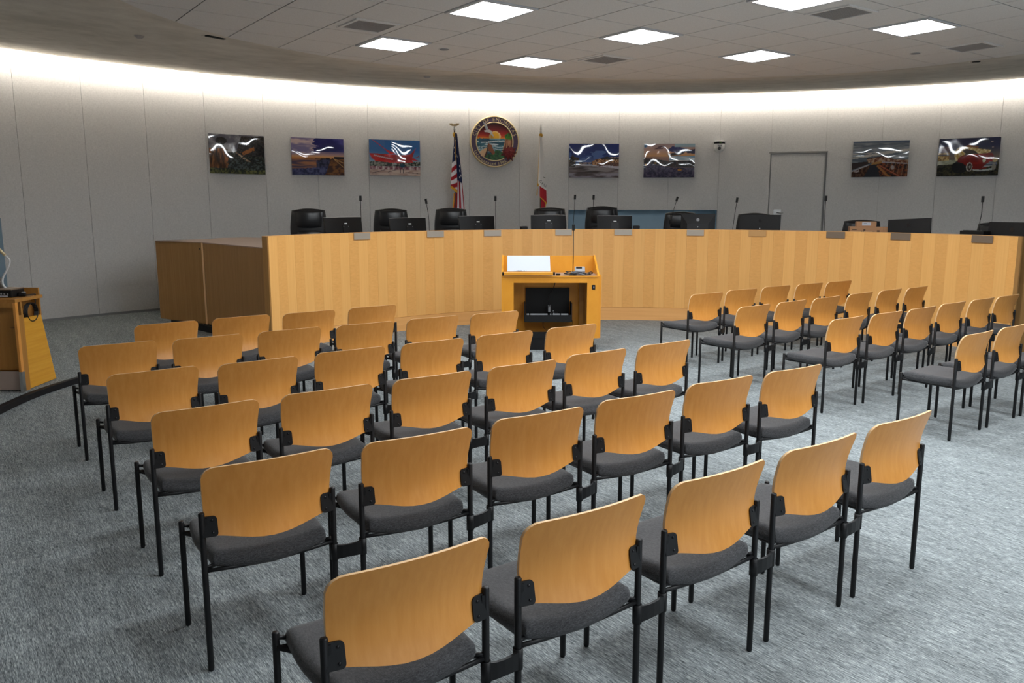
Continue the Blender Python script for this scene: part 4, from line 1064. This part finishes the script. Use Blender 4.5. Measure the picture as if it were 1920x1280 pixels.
def p_canyon():
    P = Pic(NXP, NYP); n = P.noise(8, 6, 1); f = P.noise(40, 30, 2)
    P.put(1, P.two(n, (92, 92, 102), (160, 160, 164)))
    P.put(P.ell(.22, .17, .10, .09), P.two(f, (14, 16, 18), (44, 42, 40)))
    P.put(P.v > .42 - .08 * P.u + .1 * n, P.two(f, (26, 30, 28), (66, 70, 60)))
    P.put((P.u > .58 - .25 * (P.v - .05)) & (P.v < .55) & (P.v > .03 + .0 * n), P.two(f, (16, 14, 14), (60, 56, 54)))
    P.put((P.u < .36 - .1 * f) & (P.v > .36) & (P.v < .85), P.two(P.noise(40, 5, 5), (52, 34, 20), (160, 102, 58)))
    P.put(P.poly([(.55, .45), (.8, .3), (.82, .4), (.6, .52)]) & (f > .4), (150, 92, 44))
    P.put(P.poly([(.46, .44), (.5, .46), (.74, .68), (.66, .68)]) & (f > .35), (178, 150, 124))
    P.put(P.v > .82 + .12 * n, P.two(f, (34, 38, 26), (104, 106, 56)))
    P.put(P.poly([(.3, .6), (.95, .6), (.95, .9), (.3, .9)]) & (f > .52), (74, 84, 84)); return P.im
def p_sunset():
    P = Pic(NXP, NYP); n = P.noise(5, 9, 11); f = P.noise(30, 20, 12)
    P.put(1, P.grad([(0, (36, 36, 110)), (.3, (70, 66, 128)), (.45, (176, 140, 140)), (.5, (214, 160, 110)), (.56, (196, 120, 60)), (.62, (120, 74, 50)), (1, (50, 50, 84))]))
    P.put((P.u + P.v < .75 + .3 * (n - .5)) & (P.v < .45), P.two(n, (120, 110, 150), (196, 172, 172)))
    P.put((P.u > .45 - .3 * (n - .5)) & (P.v < .36), P.two(P.noise(4, 4, 3), (14, 20, 96), (58, 58, 130)))
    P.put((P.v > .56) & (P.u < .68), P.two(P.noise(3, 26, 14), (76, 64, 84), (176, 116, 80)))
    P.put(P.poly([(.2, .565), (.46, .55), (.72, .52), (.75, .6), (.46, .58)]), (46, 32, 34))
    P.put(P.poly([(.46, .6), (.72, .55), (.72, 1), (.46, 1)]), P.two(f, (30, 32, 58), (66, 66, 96)))
    P.put(P.v > .84 - .1 * P.u, P.two(f, (34, 38, 76), (80, 84, 128)) )
    P.put(P.poly([(.76, .52), (1, .55), (1, 1), (.62, 1)]), P.two(P.noise(20, 20, 6), (66, 42, 34), (128, 82, 46)))
    for x in (.9, 1.0): P.put(P.line(.79, .54, x + .15, .75 if x > .95 else .85, .008), (204, 156, 96))
    P.put((P.v > .49) & (P.v < .53 + .01) & (P.u > .8), (40, 34, 40)); return P.im
def p_sails():
    P = Pic(NXP, NYP); n = P.noise(6, 6, 21); f = P.noise(40, 28, 22)
    P.put(1, P.grad([(0, (40, 96, 160)), (.3, (34, 98, 168)), (.55, (110, 150, 190)), (.62, (170, 188, 204)), (1, (190, 190, 196))]))
    P.put(P.u < .3, P.im * .75 + np.array((90, 120, 160)) * .25)
    P.put((P.v > .6) & (P.v < .78 - .06 * P.u), P.two(f, (36, 46, 44), (150, 150, 140)))
    P.put((P.v > .74) & (P.v < .86), P.two(P.noise(30, 10, 23), (120, 70, 84), (204, 190, 190)))
    P.put(P.v > .83, P.two(P.noise(10, 20, 24), (176, 150, 140), (206, 186, 176)))
    red = P.two(P.noise(8, 8, 25), (150, 14, 18), (206, 34, 30))
    P.put(P.poly([(.05, 0), (.1, .03), (.34, .28), (.52, .38), (.4, .4), (.28, .24)]), red)
    P.put(P.poly([(0, .38), (.3, .4), (.62, .42), (.8, .4), (.92, .22), (.9, .26), (.84, .5), (.98, .58), (.84, .56), (.85, .62), (.7, .64), (.55, .66), (.45, .64), (.12, .6), (.04, .5)]), red)
    P.put(P.line(.1, .44, .45, .54, .018), (190, 160, 168)); P.put(P.line(.84, .52, .97, .45, .008), (150, 20, 24))
    for x0, x1, y in ((.05, .3, .93), (.36, .56, .9), (.7, .99, .9)): P.put(P.line(x0, y, x1, y - .09 if x0 < .5 else y + .04, .008), (92, 76, 84))
    P.put(P.ell(.64, .72, .05, .05), (30, 74, 96)); P.put(P.line(.6, .8, .6, .92, .01) | P.line(.66, .8, .66, .92, .01), (70, 60, 70)); return P.im
def p_street():
    P = Pic(NXP, NYP); n = P.noise(5, 8, 31); f = P.noise(44, 30, 32)
    P.put(1, P.grad([(0, (10, 36, 110)), (.3, (18, 46, 120)), (.55, (70, 100, 160)), (.62, (120, 140, 176)), (1, (120, 110, 116))]))
    P.put((P.v > .2) & (P.v < .55) & (P.u < .75) & (n > .5), (66, 96, 160))
    P.put(P.v > .62, P.two(P.noise(4, 22, 33), (66, 56, 54), (140, 130, 132)))
    P.put(P.v > .86, P.two(P.noise(5, 10, 34), (84, 72, 74), (156, 152, 164)))
    P.put(P.poly([(.2, .6), (1, .65), (1, .74), (.6, .66), (.2, .64)]), (190, 186, 196))
    P.put(P.poly([(.46, .52), (.54, .46), (.62, .44), (.66, .42), (.74, .4), (.82, .4), (1, .4), (1, .65), (.46, .62)]), P.two(f, (84, 44, 24), (226, 170, 110)))
    P.put(P.poly([(.62, .44), (.76, .37), (.84, .42), (1, .41), (1, .46), (.66, .47)]), (40, 34, 44))
    P.put((P.v > .56) & (P.v < .66) & (P.u > .55) & (f > .5), (96, 46, 24))
    P.put(P.poly([(0, .42), (.05, .38), (.08, .3), (.1, .38), (.2, .42), (.19, .5), (.13, .54), (.12, .68), (0, .68)]), P.two(f, (20, 24, 26), (84, 64, 48)))
    P.put(P.ell(.01, .45, .02, .025), (170, 200, 226)); P.put((P.v > .54) & (P.v < .6) & (P.u > .2) & (P.u < .46), P.two(f, (40, 36, 50), (170, 140, 130))); return P.im
def p_cliff():
    P = Pic(NXP, NYP); n = P.noise(5, 7, 41); f = P.noise(34, 26, 42)
    P.put(1, P.grad([(0, (160, 138, 142)), (.2, (186, 146, 130)), (.36, (206, 150, 96)), (.4, (150, 110, 90)), (1, (60, 56, 76))]))
    P.put(P.ell(.03, .06, .04, .05), (70, 116, 160))
    P.put(P.poly([(.2, .16), (.32, .06), (.42, .06), (.36, .16)]) & (f > .35), (84, 56, 66))
    P.put(P.poly([(.46, .2), (.55, .08), (.7, .1), (.85, .16), (.8, .26), (.6, .26)]), P.two(n, (36, 40, 96), (120, 112, 150)))
    P.put(P.poly([(.46, .33), (.56, .27), (.82, .25), (.72, .33), (.5, .36)]), (44, 32, 36))
    P.put((P.u > .6) & (P.v < .1), (150, 176, 190)); P.put(P.poly([(.8, .2), (1, .16), (1, .3), (.85, .28)]), (40, 44, 80))
    P.put((P.v > .36) & (P.v < .5) & (P.u > .5), P.two(P.noise(3, 30, 43), (110, 150, 180), (210, 216, 222)))
    P.put(P.poly([(0, .42), (.2, .44), (.5, .52), (1, .5), (1, .7), (.55, .68), (.3, .62), (0, .58)]), P.two(f, (24, 20, 24), (72, 52, 46)))
    P.put(P.v > .56 + .16 * np.minimum(P.u * 1.6, 1), P.two(f, (46, 44, 70), (92, 84, 108)))
    for x0, y0, x1, y1 in ((.12, .7, .3, 1), (.3, .75, .55, 1), (.8, .8, .62, 1)): P.put(P.line(x0, y0, x1, y1, .006), (40, 34, 52))
    P.put(P.ell(.05, .62, .03, .03) | P.ell(.71, .77, .04, .035) | P.ell(.23, .57, .02, .02), (190, 136, 60)); return P.im
def p_pier():
    P = Pic(NXP, NYP); n = P.noise(4, 14, 51); f = P.noise(36, 26, 52)
    P.put(1, P.two(n, (84, 94, 106), (136, 142, 150))); P.put(P.v < .05, (70, 86, 108))
    P.put((np.abs(P.v - (.46 - .2 * P.u + .03 * (f - .5))) < .03) | (np.abs(P.v - (.36 - .1 * P.u)) < .01), (176, 172, 166))
    P.put(P.poly([(0, .6), (.3, .56), (.32, .62), (0, .8)]), (58, 48, 48))
    P.put(P.poly([(.26, .5), (.56, .42), (.6, .42), (.75, .52), (1, .54), (1, .64), (.55, .58), (.3, .6)]), P.two(f, (92, 44, 26), (176, 150, 126)))
    P.put(P.line(.27, .49, .58, .42, .012) | P.line(.6, .42, .74, .52, .012), (64, 34, 26))
    P.put(P.poly([(.36, .6), (.52, .56), (.56, .6), (.5, .66), (.34, .68)]), (168, 124, 72))
    P.put(P.poly([(0, .85), (.34, .66), (.22, 1), (0, 1)]), P.two(f, (54, 32, 24), (104, 74, 54)))
    P.put(P.poly([(.34, .66), (.46, .64), (.52, 1), (.22, 1)]), (46, 46, 52))
    P.put(P.poly([(.46, .64), (.56, .6), (1, .64), (1, 1), (.52, 1)]), P.two(f, (40, 20, 16), (130, 70, 44)))
    P.put(P.line(0, .84, .3, .66, .014) | P.line(.54, .585, 1, .64, .014), (170, 166, 172)); P.put(P.line(.5, .68, .9, 1.02, .014), (176, 96, 70)); P.put(P.line(.47, .7, .68, 1, .03), (160, 104, 58))
    for i in range(6): P.put(P.line(.64 + i * .07, .62, .64 + i * .07 - .03, .75 + .06 * i, .006), (150, 112, 84))
    P.put(P.ell(.09, .82, .05, .04) & ~P.ell(.09, .81, .035, .025), (170, 160, 160)); P.put(P.ell(.73, .74, .03, .06), (170, 156, 150)); return P.im
def p_car():
    P = Pic(NXP, NYP); n = P.noise(5, 6, 61); f = P.noise(40, 28, 62)
    P.put(1, P.grad([(0, (18, 24, 60)), (.2, (24, 30, 70)), (.34, (66, 64, 78)), (.5, (110, 96, 84)), (.6, (84, 76, 62)), (1, (36, 34, 28))]))
    P.put(P.poly([(.02, .22), (.18, .22), (.18, .38), (.02, .38)]), (104, 84, 92)); P.put(P.poly([(.0, .38), (.19, .38), (.19, .58), (.0, .58)]), P.two(f, (130, 96, 50), (206, 180, 120)))
    P.put((P.v > .42) & (P.v < .45) & (P.u < .18), (50, 38, 34)); P.put(P.poly([(0, .6), (.3, .56), (.34, .66), (0, .72)]), P.two(n, (130, 134, 110), (196, 196, 176)))
    P.put(P.v > .7 - .05 * P.u, P.two(f, (30, 30, 24), (70, 66, 44))); P.put(P.ell(.38, .76, .14, .16), (22, 24, 26))
    P.put(P.poly([(.28, .32), (.34, .24), (.46, .22), (.7, .3), (.86, .33), (.84, .4), (.6, .43), (.44, .42), (.38, .56), (.3, .6), (.27, .45)]), P.two(f, (170, 140, 78), (224, 206, 156)))
    P.put(P.poly([(.4, .34), (.46, .29), (.6, .34), (.66, .42), (.46, .42)]), (70, 56, 50)); P.put(P.poly([(.42, .22), (.5, .18), (.66, .24), (.64, .27)]), (120, 70, 40))
    P.put(P.ell(.37, .46, .06, .11) & ~P.ell(.37, .46, .035, .07), (176, 140, 50))
    P.put(P.poly([(.4, .46), (.5, .44), (.7, .42), (.88, .41), (.92, .52), (.93, .66), (.8, .8), (.62, .84), (.52, .78), (.42, .66), (.33, .62), (.34, .52)]), P.two(n, (120, 22, 18), (178, 42, 30)))
    P.put(P.poly([(.74, .78), (.84, .64), (.96, .62), (.97, .72), (.84, .76)]), P.two(P.noise(3, 40, 66), (66, 76, 96), (190, 190, 186)))
    P.put(P.ell(.76, .6, .026, .05), (206, 206, 180)); P.put(P.poly([(.58, .82), (.72, .84), (.9, .8), (.9, .85), (.72, .88), (.6, .86)]), (180, 186, 184))
    P.put(P.ell(.53, .76, .05, .12), (178, 172, 164)); P.put(P.ell(.535, .76, .035, .095), (56, 40, 36)); P.put(P.ell(.54, .76, .015, .04), (150, 146, 140)); P.put(P.ell(.92, .77, .035, .08), (140, 136, 128)); P.put(P.ell(.93, .59, .04, .06), (196, 170, 120))
    P.put(P.ell(.86, .12, .02, .02) | P.ell(.88, .26, .015, .015), (140, 126, 130)); return P.im
PICS = [((391.7, 250.6), (495, 254.5), (394, 325.5), (497.9, 326.2), p_canyon, 'frameless glossy print of a dark canyon with orange bluff, leftmost on the wall'),
        ((546, 257.7), (644, 260.5), (547.4, 327.7), (645.8, 328.4), p_sunset, 'frameless glossy print of a purple sunset over shore and road'),
        ((692, 261.9), (787.5, 263), (693, 328.8), (787.8, 329), p_sails, 'frameless glossy print of red shade sails under blue sky'),
        ((1067.6, 269.6), (1160.5, 269.6), (1066.7, 332.7), (1160.2, 332.7), p_street, 'frameless glossy print of a lit street under deep blue sky'),
        ((1207.3, 270), (1303, 269.3), (1207, 332.7), (1301.8, 332.4), p_cliff, 'frameless glossy print of an orange dusk over dark coast and purple paving'),
        ((1599.6, 265), (1704.5, 263.6), (1596.6, 331.7), (1702, 331.4), p_pier, 'frameless glossy print of a beach ramp and brown stairs by grey sea'),
        ((1760.5, 260.9), (1875.9, 256.3), (1756.3, 330.2), (1871, 329.1), p_car, 'frameless glossy print of a red vintage car at night, rightmost on the wall')]
for i, (tl, tr, bl, br, fn, lab) in enumerate(PICS):
    ul, ur = (tl[0] + bl[0]) / 2, (tr[0] + br[0]) / 2
    Pl, Pr = Vector(ring(ul, 300, WC, WR - .026)), Vector(ring(ur, 300, WC, WR - .026))
    z1 = (zat(Pl, *tl) + zat(Pr, *tr)) / 2; z0 = (zat(Pl, *bl) + zat(Pr, *br)) / 2
    c = (Pl + Pr) / 2; e = (Pr - Pl); w = e.length; h = z1 - z0; ang = math.atan2(e.y, e.x)
    t = thing('wall_picture', lab, 'picture', (c.x, c.y, (z0 + z1) / 2), ang, 'photo prints along the curved wall')
    rr = random.Random(50 + i); ph = [rr.uniform(0, 6.28) for _ in range(5)]
    def wave(a, b): return 0.62 * (.0012 * math.sin(5.2 * a + ph[0] + 2.5 * b) + .0007 * math.sin(9 * a - 5 * b + ph[1]) + .0010 * math.sin(6 * b + ph[2]) + .0003 * math.sin(17 * a + 7 * b + ph[3]))
    m = MB(); m.grid(lambda a, b: ((a - .5) * w, -.006 + wave(a, b), (b - .5) * h), NXP, NYP)
    im = to_lin(fn())[::-1].reshape(-1, 3); m.col = [tuple(x) for x in im]
    m.build('print_face', 'print', t)
    MB().box((0, .004, 0), (w - .004, .012, h - .004)).build('backing_board', 'blackp', t)
    MB().box((0, .014, 0), (w * .6, .008, h * .6)).build('hanger_frame', 'grey_plastic', t)
# ---- round city seal
p = ring(927.3, 265.7, WC, WR - .03); zc = zat(p, 927.3, 265.7); ca_ = math.atan2(p[1] - WC[1], p[0] - WC[0]) - PI / 2
SRv = (zat(p, 927, 217.5) - zat(p, 927, 314.5)) / 2
seal = thing('city_seal', 'round painted city seal with gold rim, lettering and red flower, high on the wall', 'seal', (p[0], p[1], zc), ca_)
Q = SRv
def lat_y(prof, n, mt, name, par=seal):
    return MB().lathe(prof, (0, 0, 0), n, 0, True, 'Y', False).build(name, mt, par)
# local: x right, z up, front is -y (lathe 'Y' puts profile height z along -y)
lat_y([(0, -.03), (Q, -.03), (Q, .0), (Q * .985, .022), (Q * .955, .026), (Q * .94, .018)], 72, 'gold', 'rim')
lat_y([(Q * .945, .012), (Q * .76, .012)], 72, plain('seal_purple', (84, 68, 96), .55), 'lettering_band')
lat_y([(Q * .765, .010), (Q * .762, .022), (Q * .735, .024), (Q * .72, .014)], 72, 'gold', 'inner_rim')
S_ = Pic(128, 128, 1.0); f = S_.noise(30, 30, 7); n = S_.noise(6, 10, 8)
S_.put(1, S_.grad([(0, (58, 14, 20)), (.16, (96, 16, 20)), (.3, (170, 34, 24)), (.36, (206, 74, 30)), (.41, (232, 150, 40)), (.425, (240, 190, 70)), (1, (20, 60, 40))]))
S_.put(S_.ell(.51, .36, .16, .14), (238, 196, 130)); S_.put(S_.ell(.51, .37, .115, .12), (236, 178, 40))
S_.put(S_.v > .415, S_.two(S_.noise(4, 26, 9), (30, 74, 96), (60, 120, 140)))
S_.put((S_.v > .415) & (S_.v < .45) & (S_.u > .36) & (S_.u < .66), (120, 160, 180)); S_.put((np.abs(S_.v - .50 - .02 * np.sin(S_.u * 7)) < .012), (226, 236, 238)); S_.put(S_.ell(.42, .575, .19, .028), (206, 222, 230))
for y in (.64, .70, .755): S_.put(np.abs(S_.v - y - .008 * np.sin(S_.u * 22)) < .012, (180, 204, 214))
S_.put(S_.poly([(.78, .3), (1, .3), (1, .78), (.7, .78), (.78, .5)]), S_.two(S_.noise(26, 4, 10), (96, 50, 34), (206, 150, 110)))
S_.put(S_.ell(.9, .36, .12, .085), S_.two(f, (24, 70, 24), (66, 130, 36)))
S_.put((S_.v > .84 - .12 * np.exp(-((S_.u - .58) / .16) ** 2)), S_.two(f, (14, 60, 30), (52, 116, 54)))
im = to_lin(S_.im)
def seal_col(x, z):
    i = min(127, max(0, int((x / (Q * .735) * .5 + .5) * 128))); j = min(127, max(0, int((.5 - z / (Q * .735) * .5) * 128))); return tuple(im[j, i])
m = MB(); NR, NTt = 46, 96
vs = [(0, -.008, 0)] + [(Q * .735 * r / NR * math.cos(2 * PI * t / NTt), -.008, Q * .735 * r / NR * math.sin(2 * PI * t / NTt)) for r in range(1, NR + 1) for t in range(NTt)]
fs = [(0, 1 + (t + 1) % NTt, 1 + t) for t in range(NTt)] + [(1 + (r - 1) * NTt + t, 1 + (r - 1) * NTt + (t + 1) % NTt, 1 + r * NTt + (t + 1) % NTt, 1 + r * NTt + t) for r in range(1, NR) for t in range(NTt)]
m.add(vs, fs); m.col = [seal_col(v[0], v[2]) for v in vs]; m.build('painted_scene', 'seal_paint', seal)
def relief(pts, y0, y1, mt, name):
    """pts in seal units (-1..1)"""
    m = MB(); m.extrude([(a * Q, b * Q) for a, b in pts], lambda a, b, d: (a, -y0 - d, b), y1 - y0); return m.build(name, mt, seal)
brown = plain('horse_brown', (150, 92, 60), .5); cream = plain('horse_cream', (214, 178, 140), .5); dk = plain('mane_dark', (78, 50, 36), .5); wh = plain('gull_white', (206, 204, 206), .5); gy = plain('gull_grey', (150, 152, 160), .5); rd = plain('poinsettia_red', (122, 26, 32), .5); rd2 = plain('poinsettia_deep', (88, 20, 26), .5)
relief([(-.60, -.40), (-.50, -.32), (-.34, -.24), (-.26, -.16), (-.28, -.34), (-.36, -.5), (-.44, -.60), (-.56, -.56)], .008, .026, cream, 'horse_neck')
relief([(-.30, -.14), (-.24, -.05), (-.20, -.11), (-.13, -.13), (-.11, -.22), (-.03, -.36), (.0, -.43), (-.03, -.50), (-.09, -.50), (-.16, -.41), (-.25, -.36), (-.29, -.28)], .010, .032, brown, 'horse_head')
relief([(-.30, -.17), (-.25, -.10), (-.27, -.3), (-.34, -.52), (-.44, -.60), (-.37, -.42), (-.32, -.3)], .024, .036, dk, 'horse_mane')
relief([(-.50, .78), (-.44, .74), (-.36, .66), (-.28, .54), (-.26, .46), (-.33, .42), (-.38, .50), (-.42, .62)], .012, .04, gy, 'gull_wing')
relief([(-.43, .42), (-.40, .37), (-.3, .36), (-.2, .33), (-.14, .25), (-.06, .20), (-.04, .22), (-.1, .32), (-.14, .42), (-.24, .46), (-.34, .44)], .012, .036, wh, 'gull_body')
m1, m2 = MB(), MB()
for L_, (nn, rr0, ww, mb) in enumerate(((11, .33, .085, m2), (9, .26, .08, m1), (6, .15, .06, m1))):
    for k in range(nn):
        a = 2 * PI * k / nn + L_ * .3; r0 = rr0 * (1 + .12 * math.sin(k * 2.3)); cx, cz = .57, -.42
        if rr0 > .3 and k in (3, 4): r0 *= .85
        dx, dz = math.cos(a), math.sin(a); px, pz = -dz, dx; y = .03 + .012 * L_
        pts = [(cx, cz, 0), (cx + dx * r0 * .45 + px * ww, cz + dz * r0 * .45 + pz * ww, .010), (cx + dx * r0, cz + dz * r0, .0), (cx + dx * r0 * .45 - px * ww, cz + dz * r0 * .45 - pz * ww, .010), (cx + dx * r0 * .5, cz + dz * r0 * .5, .018)]
        mb.add([(a_ * Q, -(y + c_), b_ * Q) for a_, b_, c_ in pts], [(0, 1, 4), (1, 2, 4), (2, 3, 4), (3, 0, 4)])
m2.build('flower_outer_petals', rd2, seal); m1.build('flower_inner_petals', rd, seal)
def letter_mesh(ch, size, ext):
    cu = bpy.data.curves.new('letter', 'FONT'); cu.body = ch; cu.size = size; cu.extrude = ext; cu.align_x = 'CENTER'
    o = bpy.data.objects.new('letter', cu); COL.objects.link(o); bpy.context.view_layer.update()
    me = bpy.data.meshes.new_from_object(o.evaluated_get(bpy.context.evaluated_depsgraph_get())); bpy.data.objects.remove(o); bpy.data.curves.remove(cu)
    return [tuple(v.co) for v in me.vertices], [tuple(p.vertices) for p in me.polygons]
ADV = {'I': .34, '1': .52, ' ': .42, 'r': .48, 't': .44, 'l': .34, 'C': .78, 'O': .84, 'N': .82, 'Y': .74, 'T': .70, 'E': .70, 'F': .66, 'A': .80, 'S': .70}
def arc_text(txt, a0, a1, r, size, top, name):
    ad = [ADV.get(c, .62) for c in txt]; tot = sum(ad); x = 0; m = MB()
    for ch, w in zip(txt, ad):
        t = a0 + (a1 - a0) * (x + w / 2) / tot; x += w
        if ch == ' ': continue
        vs, fs = letter_mesh(ch, size, .004); c, s = math.cos(t), math.sin(t); out = []
        for vx, vy, vz in vs:
            if top: e, nrm = (s, -c), (c, s); rad = r
            else: e, nrm = (-s, c), (-c, -s); rad = r
            out.append((c * rad + e[0] * vx + nrm[0] * vy, -.018 - vz, s * rad + e[1] * vx + nrm[1] * vy))
        m.add(out, fs)
    return m.build(name, 'gold', seal)
arc_text('CITY OF ENCINITAS', math.radians(166), math.radians(14), Q * .79, Q * .185, True, 'lettering')
arc_text('Incorporated 1986', math.radians(203), math.radians(303), Q * .915, Q * .165, False, 'lettering')
# ---- flags on poles
def flag_stand(u, vtop, label, finial):
    p = ring(u, 380, WC, WR - .42); zt = zat(p, u, vtop); t = thing('flag', label, 'flag', (p[0], p[1], PZ), math.atan2(-p[0], p[1]), 'flags beside the seal')
    MB().lathe([(.17, 0), (.17, .02), (.10, .05), (.03, .09), (.022, .14), (0, .14)], n=24).build('floor_base', 'gold', t)
    MB().tube([(0, 0, .1), (0, 0, zt - PZ)], .014, 10).build('pole', 'brownpole', t)
    return t, p, zt
def pix(p, t, u, v):      # photo position -> local (x, z) in the upright plane through the pole, facing the camera
    d = ray(u, v); a = t.rotation_euler.z; n = Vector((math.sin(-a), math.cos(-a))) ; n = Vector((-math.sin(a), math.cos(a)))
    k = (n.x * p[0] + n.y * p[1]) / (n.x * d[0] + n.y * d[1]); X = Vector((d[0] * k, d[1] * k)) - Vector(p)
    return X.x * math.cos(a) + X.y * math.sin(a), CH + d[2] * k - PZ
def fold(t, p, left, right, y, amp, nf, colf, name, nu=36, nv=90, ph=0.0):
    """left/right: lists of photo points from top to bottom"""
    Lp = [pix(p, t, *q) for q in left]; Rp = [pix(p, t, *q) for q in right]
    def interp(P, b):
        k = b * (len(P) - 1); i = min(int(k), len(P) - 2); f_ = k - i
        return P[i][0] + (P[i + 1][0] - P[i][0]) * f_, P[i][1] + (P[i + 1][1] - P[i][1]) * f_
    def g(off):
        def h(a, b):
            l, r = interp(Lp, b), interp(Rp, b); s_ = .25 + .75 * b
            return (l[0] + (r[0] - l[0]) * a, y + off - amp * s_ * math.sin(PI * a) - amp * .35 * s_ * math.sin(2 * PI * nf * a + ph), l[1] + (r[1] - l[1]) * a)
        return h
    m = MB(); m.grid(g(0), nu, nv, 0, True, True); m.grid(g(.004), nu, nv, 0, True)
    c = [tuple(to_lin(np.array(colf(i / (nu - 1), j / (nv - 1)), float))) for j in range(nv) for i in range(nu)]; m.col = c + c
    return m.build(name, 'flag', t)
RED, WHT, NAVY, GLD = (182, 26, 42), (236, 230, 236), (28, 42, 86), (226, 166, 50)
t, p, zt = flag_stand(853.5, 240, 'draped striped flag with starred blue corner on a pole left of the seal', 'eagle')
def us_left(a, b):
    z = b * 1.0 + .10 * (a - .5) * b
    if b > .955 - .0 * a: return GLD
    if z < .52:
        for sx, sz in ((.45, .22), (.25, .30), (.48, .385), (.75, .18), (.7, .45)):
            if ((a - sx) / .10) ** 2 + ((z - sz) / .012) ** 2 < 1: return WHT
        return NAVY
    return (WHT, RED)[int((z - .52) / .0725) % 2]
def us_right(a, b):
    z = b + .12 * (.5 - a)
    if z < .50:
        for sx, sz in ((.75, .30), (.7, .36), (.62, .44), (.3, .24), (.85, .41)):
            if ((a - sx) / .10) ** 2 + ((z - sz) / .010) ** 2 < 1: return WHT
        return NAVY if a > .10 or b > .3 else GLD
    return (RED, WHT, RED, WHT, RED)[min(4, int(((a - .02) * 4.6)))]
fold(t, p, [(853, 250), (851, 270), (848, 300), (846, 330), (844.5, 352)], [(855.5, 250), (855.5, 270), (855.5, 300), (857, 330), (857.5, 362)], -.035, .025, 1.0, us_left, 'front_fold')
fold(t, p, [(854, 250), (855, 290), (856, 330), (855, 360), (853, 392), (852, 425)], [(857, 250), (861.5, 290), (865, 320), (867.5, 350), (871, 392), (873, 425)], .02, .03, 2.0, us_right, 'rear_fold')
fold(t, p, [(850.5, 362), (850, 375), (848, 392), (847, 425)], [(853, 362), (854, 375), (852.5, 392), (852, 425)], -.012, .01, 1, lambda a, b: GLD if a < .5 else RED, 'fringe_edge', 8, 20)
zl = zt - PZ
MB().lathe([(0, zl - .045), (.02, zl - .04), (.026, zl - .02), (.014, zl), (.02, zl + .01), (.012, zl + .03), (0, zl + .04)], n=12).build('finial_ball', 'steel', t)
m = MB()
for s_ in (-1, 1): m.add([(0, 0, zl + .05), (s_ * .04, -.01, zl + .085), (s_ * .095, 0, zl + .082), (s_ * .085, .008, zl + .06), (s_ * .03, .01, zl + .03), (s_ * .04, .015, zl + .07)], [(0, 1, 5), (1, 2, 5), (2, 3, 5), (3, 4, 5), (4, 0, 5), (0, 4, 3, 2, 1)])
m.lathe([(0, zl + .02), (.016, zl + .035), (.018, zl + .05), (.01, zl + .07), (0, zl + .08)], (0, 0, 0), 10); m.build('eagle_finial', 'gold', t)
m = MB(); x, z = pix(p, t, 853.5, 251); m.lathe([(0, z + .03), (.03, z + .02), (.034, z - .02), (.02, z - .05), (0, z - .05)], (0, -.01, 0), 12); m.tube(smooth([(0.005, -.045, z), (.012, -.05, z - .2), (.016, -.055, z - .5)], 5), .005, 6); m.build('gold_tassel', 'goldfringe', t)
t, p, zt = flag_stand(1013.5, 247, 'draped white and red flag lettered in black on a pole right of the seal', 'spear')
def ca_white(a, b): return (240, 236, 232) if a > .06 else (214, 176, 104)
def ca_red(a, b):
    z = b - .0
    return GLD if z > .8 else (190, 28, 44)
fold(t, p, [(1011.5, 254), (1010.5, 280), (1009, 310), (1008, 346)], [(1016, 254), (1018.5, 280), (1021, 310), (1024.5, 357)], -.03, .025, 1.0, ca_white, 'white_field')
fold(t, p, [(1012, 347), (1012, 366), (1012.5, 370)], [(1024.3, 356), (1024.8, 375), (1025.5, 383)], -.026, .022, 1.0, ca_red, 'red_band')
fold(t, p, [(1013, 366), (1012.5, 392), (1012, 430)], [(1024, 380), (1023, 392), (1024, 430)], .0, .02, 1.5, lambda a, b: GLD if a > .86 else (180, 26, 42), 'lower_fold')
fold(t, p, [(1007.5, 344), (1007.6, 350)], [(1011.5, 344), (1011.5, 348)], -.045, .004, 1, lambda a, b: GLD, 'fringe_corner', 6, 6)
fold(t, p, [(1006.8, 355), (1006, 367)], [(1008.4, 352), (1007.8, 366)], -.03, .004, 1, lambda a, b: GLD, 'fringe_edge', 6, 6)
zl = zt - PZ
MB().lathe([(0, zl - .06), (.014, zl - .05), (.022, zl - .02), (.026, zl), (.014, zl + .012), (.012, zl + .02), (.022, zl + .04), (.012, zl + .12), (0, zl + .17)], n=12).build('spear_finial', 'steel', t)
m = MB(); x, z = pix(p, t, 1013.5, 253); m.lathe([(0, z + .03), (.03, z + .02), (.036, z - .01), (.026, z - .04), (0, z - .05)], (0, -.01, 0), 12); m.build('gold_tassel', 'goldfringe', t)
m = MB()
for ch, u, v in (('C', 1013.3, 343), ('A', 1017, 346.5), ('L', 1020.5, 349.5), ('I', 1023.2, 351.5)):
    x, z = pix(p, t, u, v); vs, fs = letter_mesh(ch, .085, .0015); c, s_ = math.cos(-.5), math.sin(-.5)
    m.add([(x + .75 * vx * c - vy * s_ * .35, -.075 - vz, z + .75 * vx * s_ + vy * c) for vx, vy, vz in vs], fs)
m.build('lettering', 'ink', t)
x, z = pix(p, t, 1021, 333); MB().box((x, -.075, z), (.045, .003, .008), Matrix.Rotation(.4, 3, 'Y')).build('bear_foot_mark', 'ink', t)
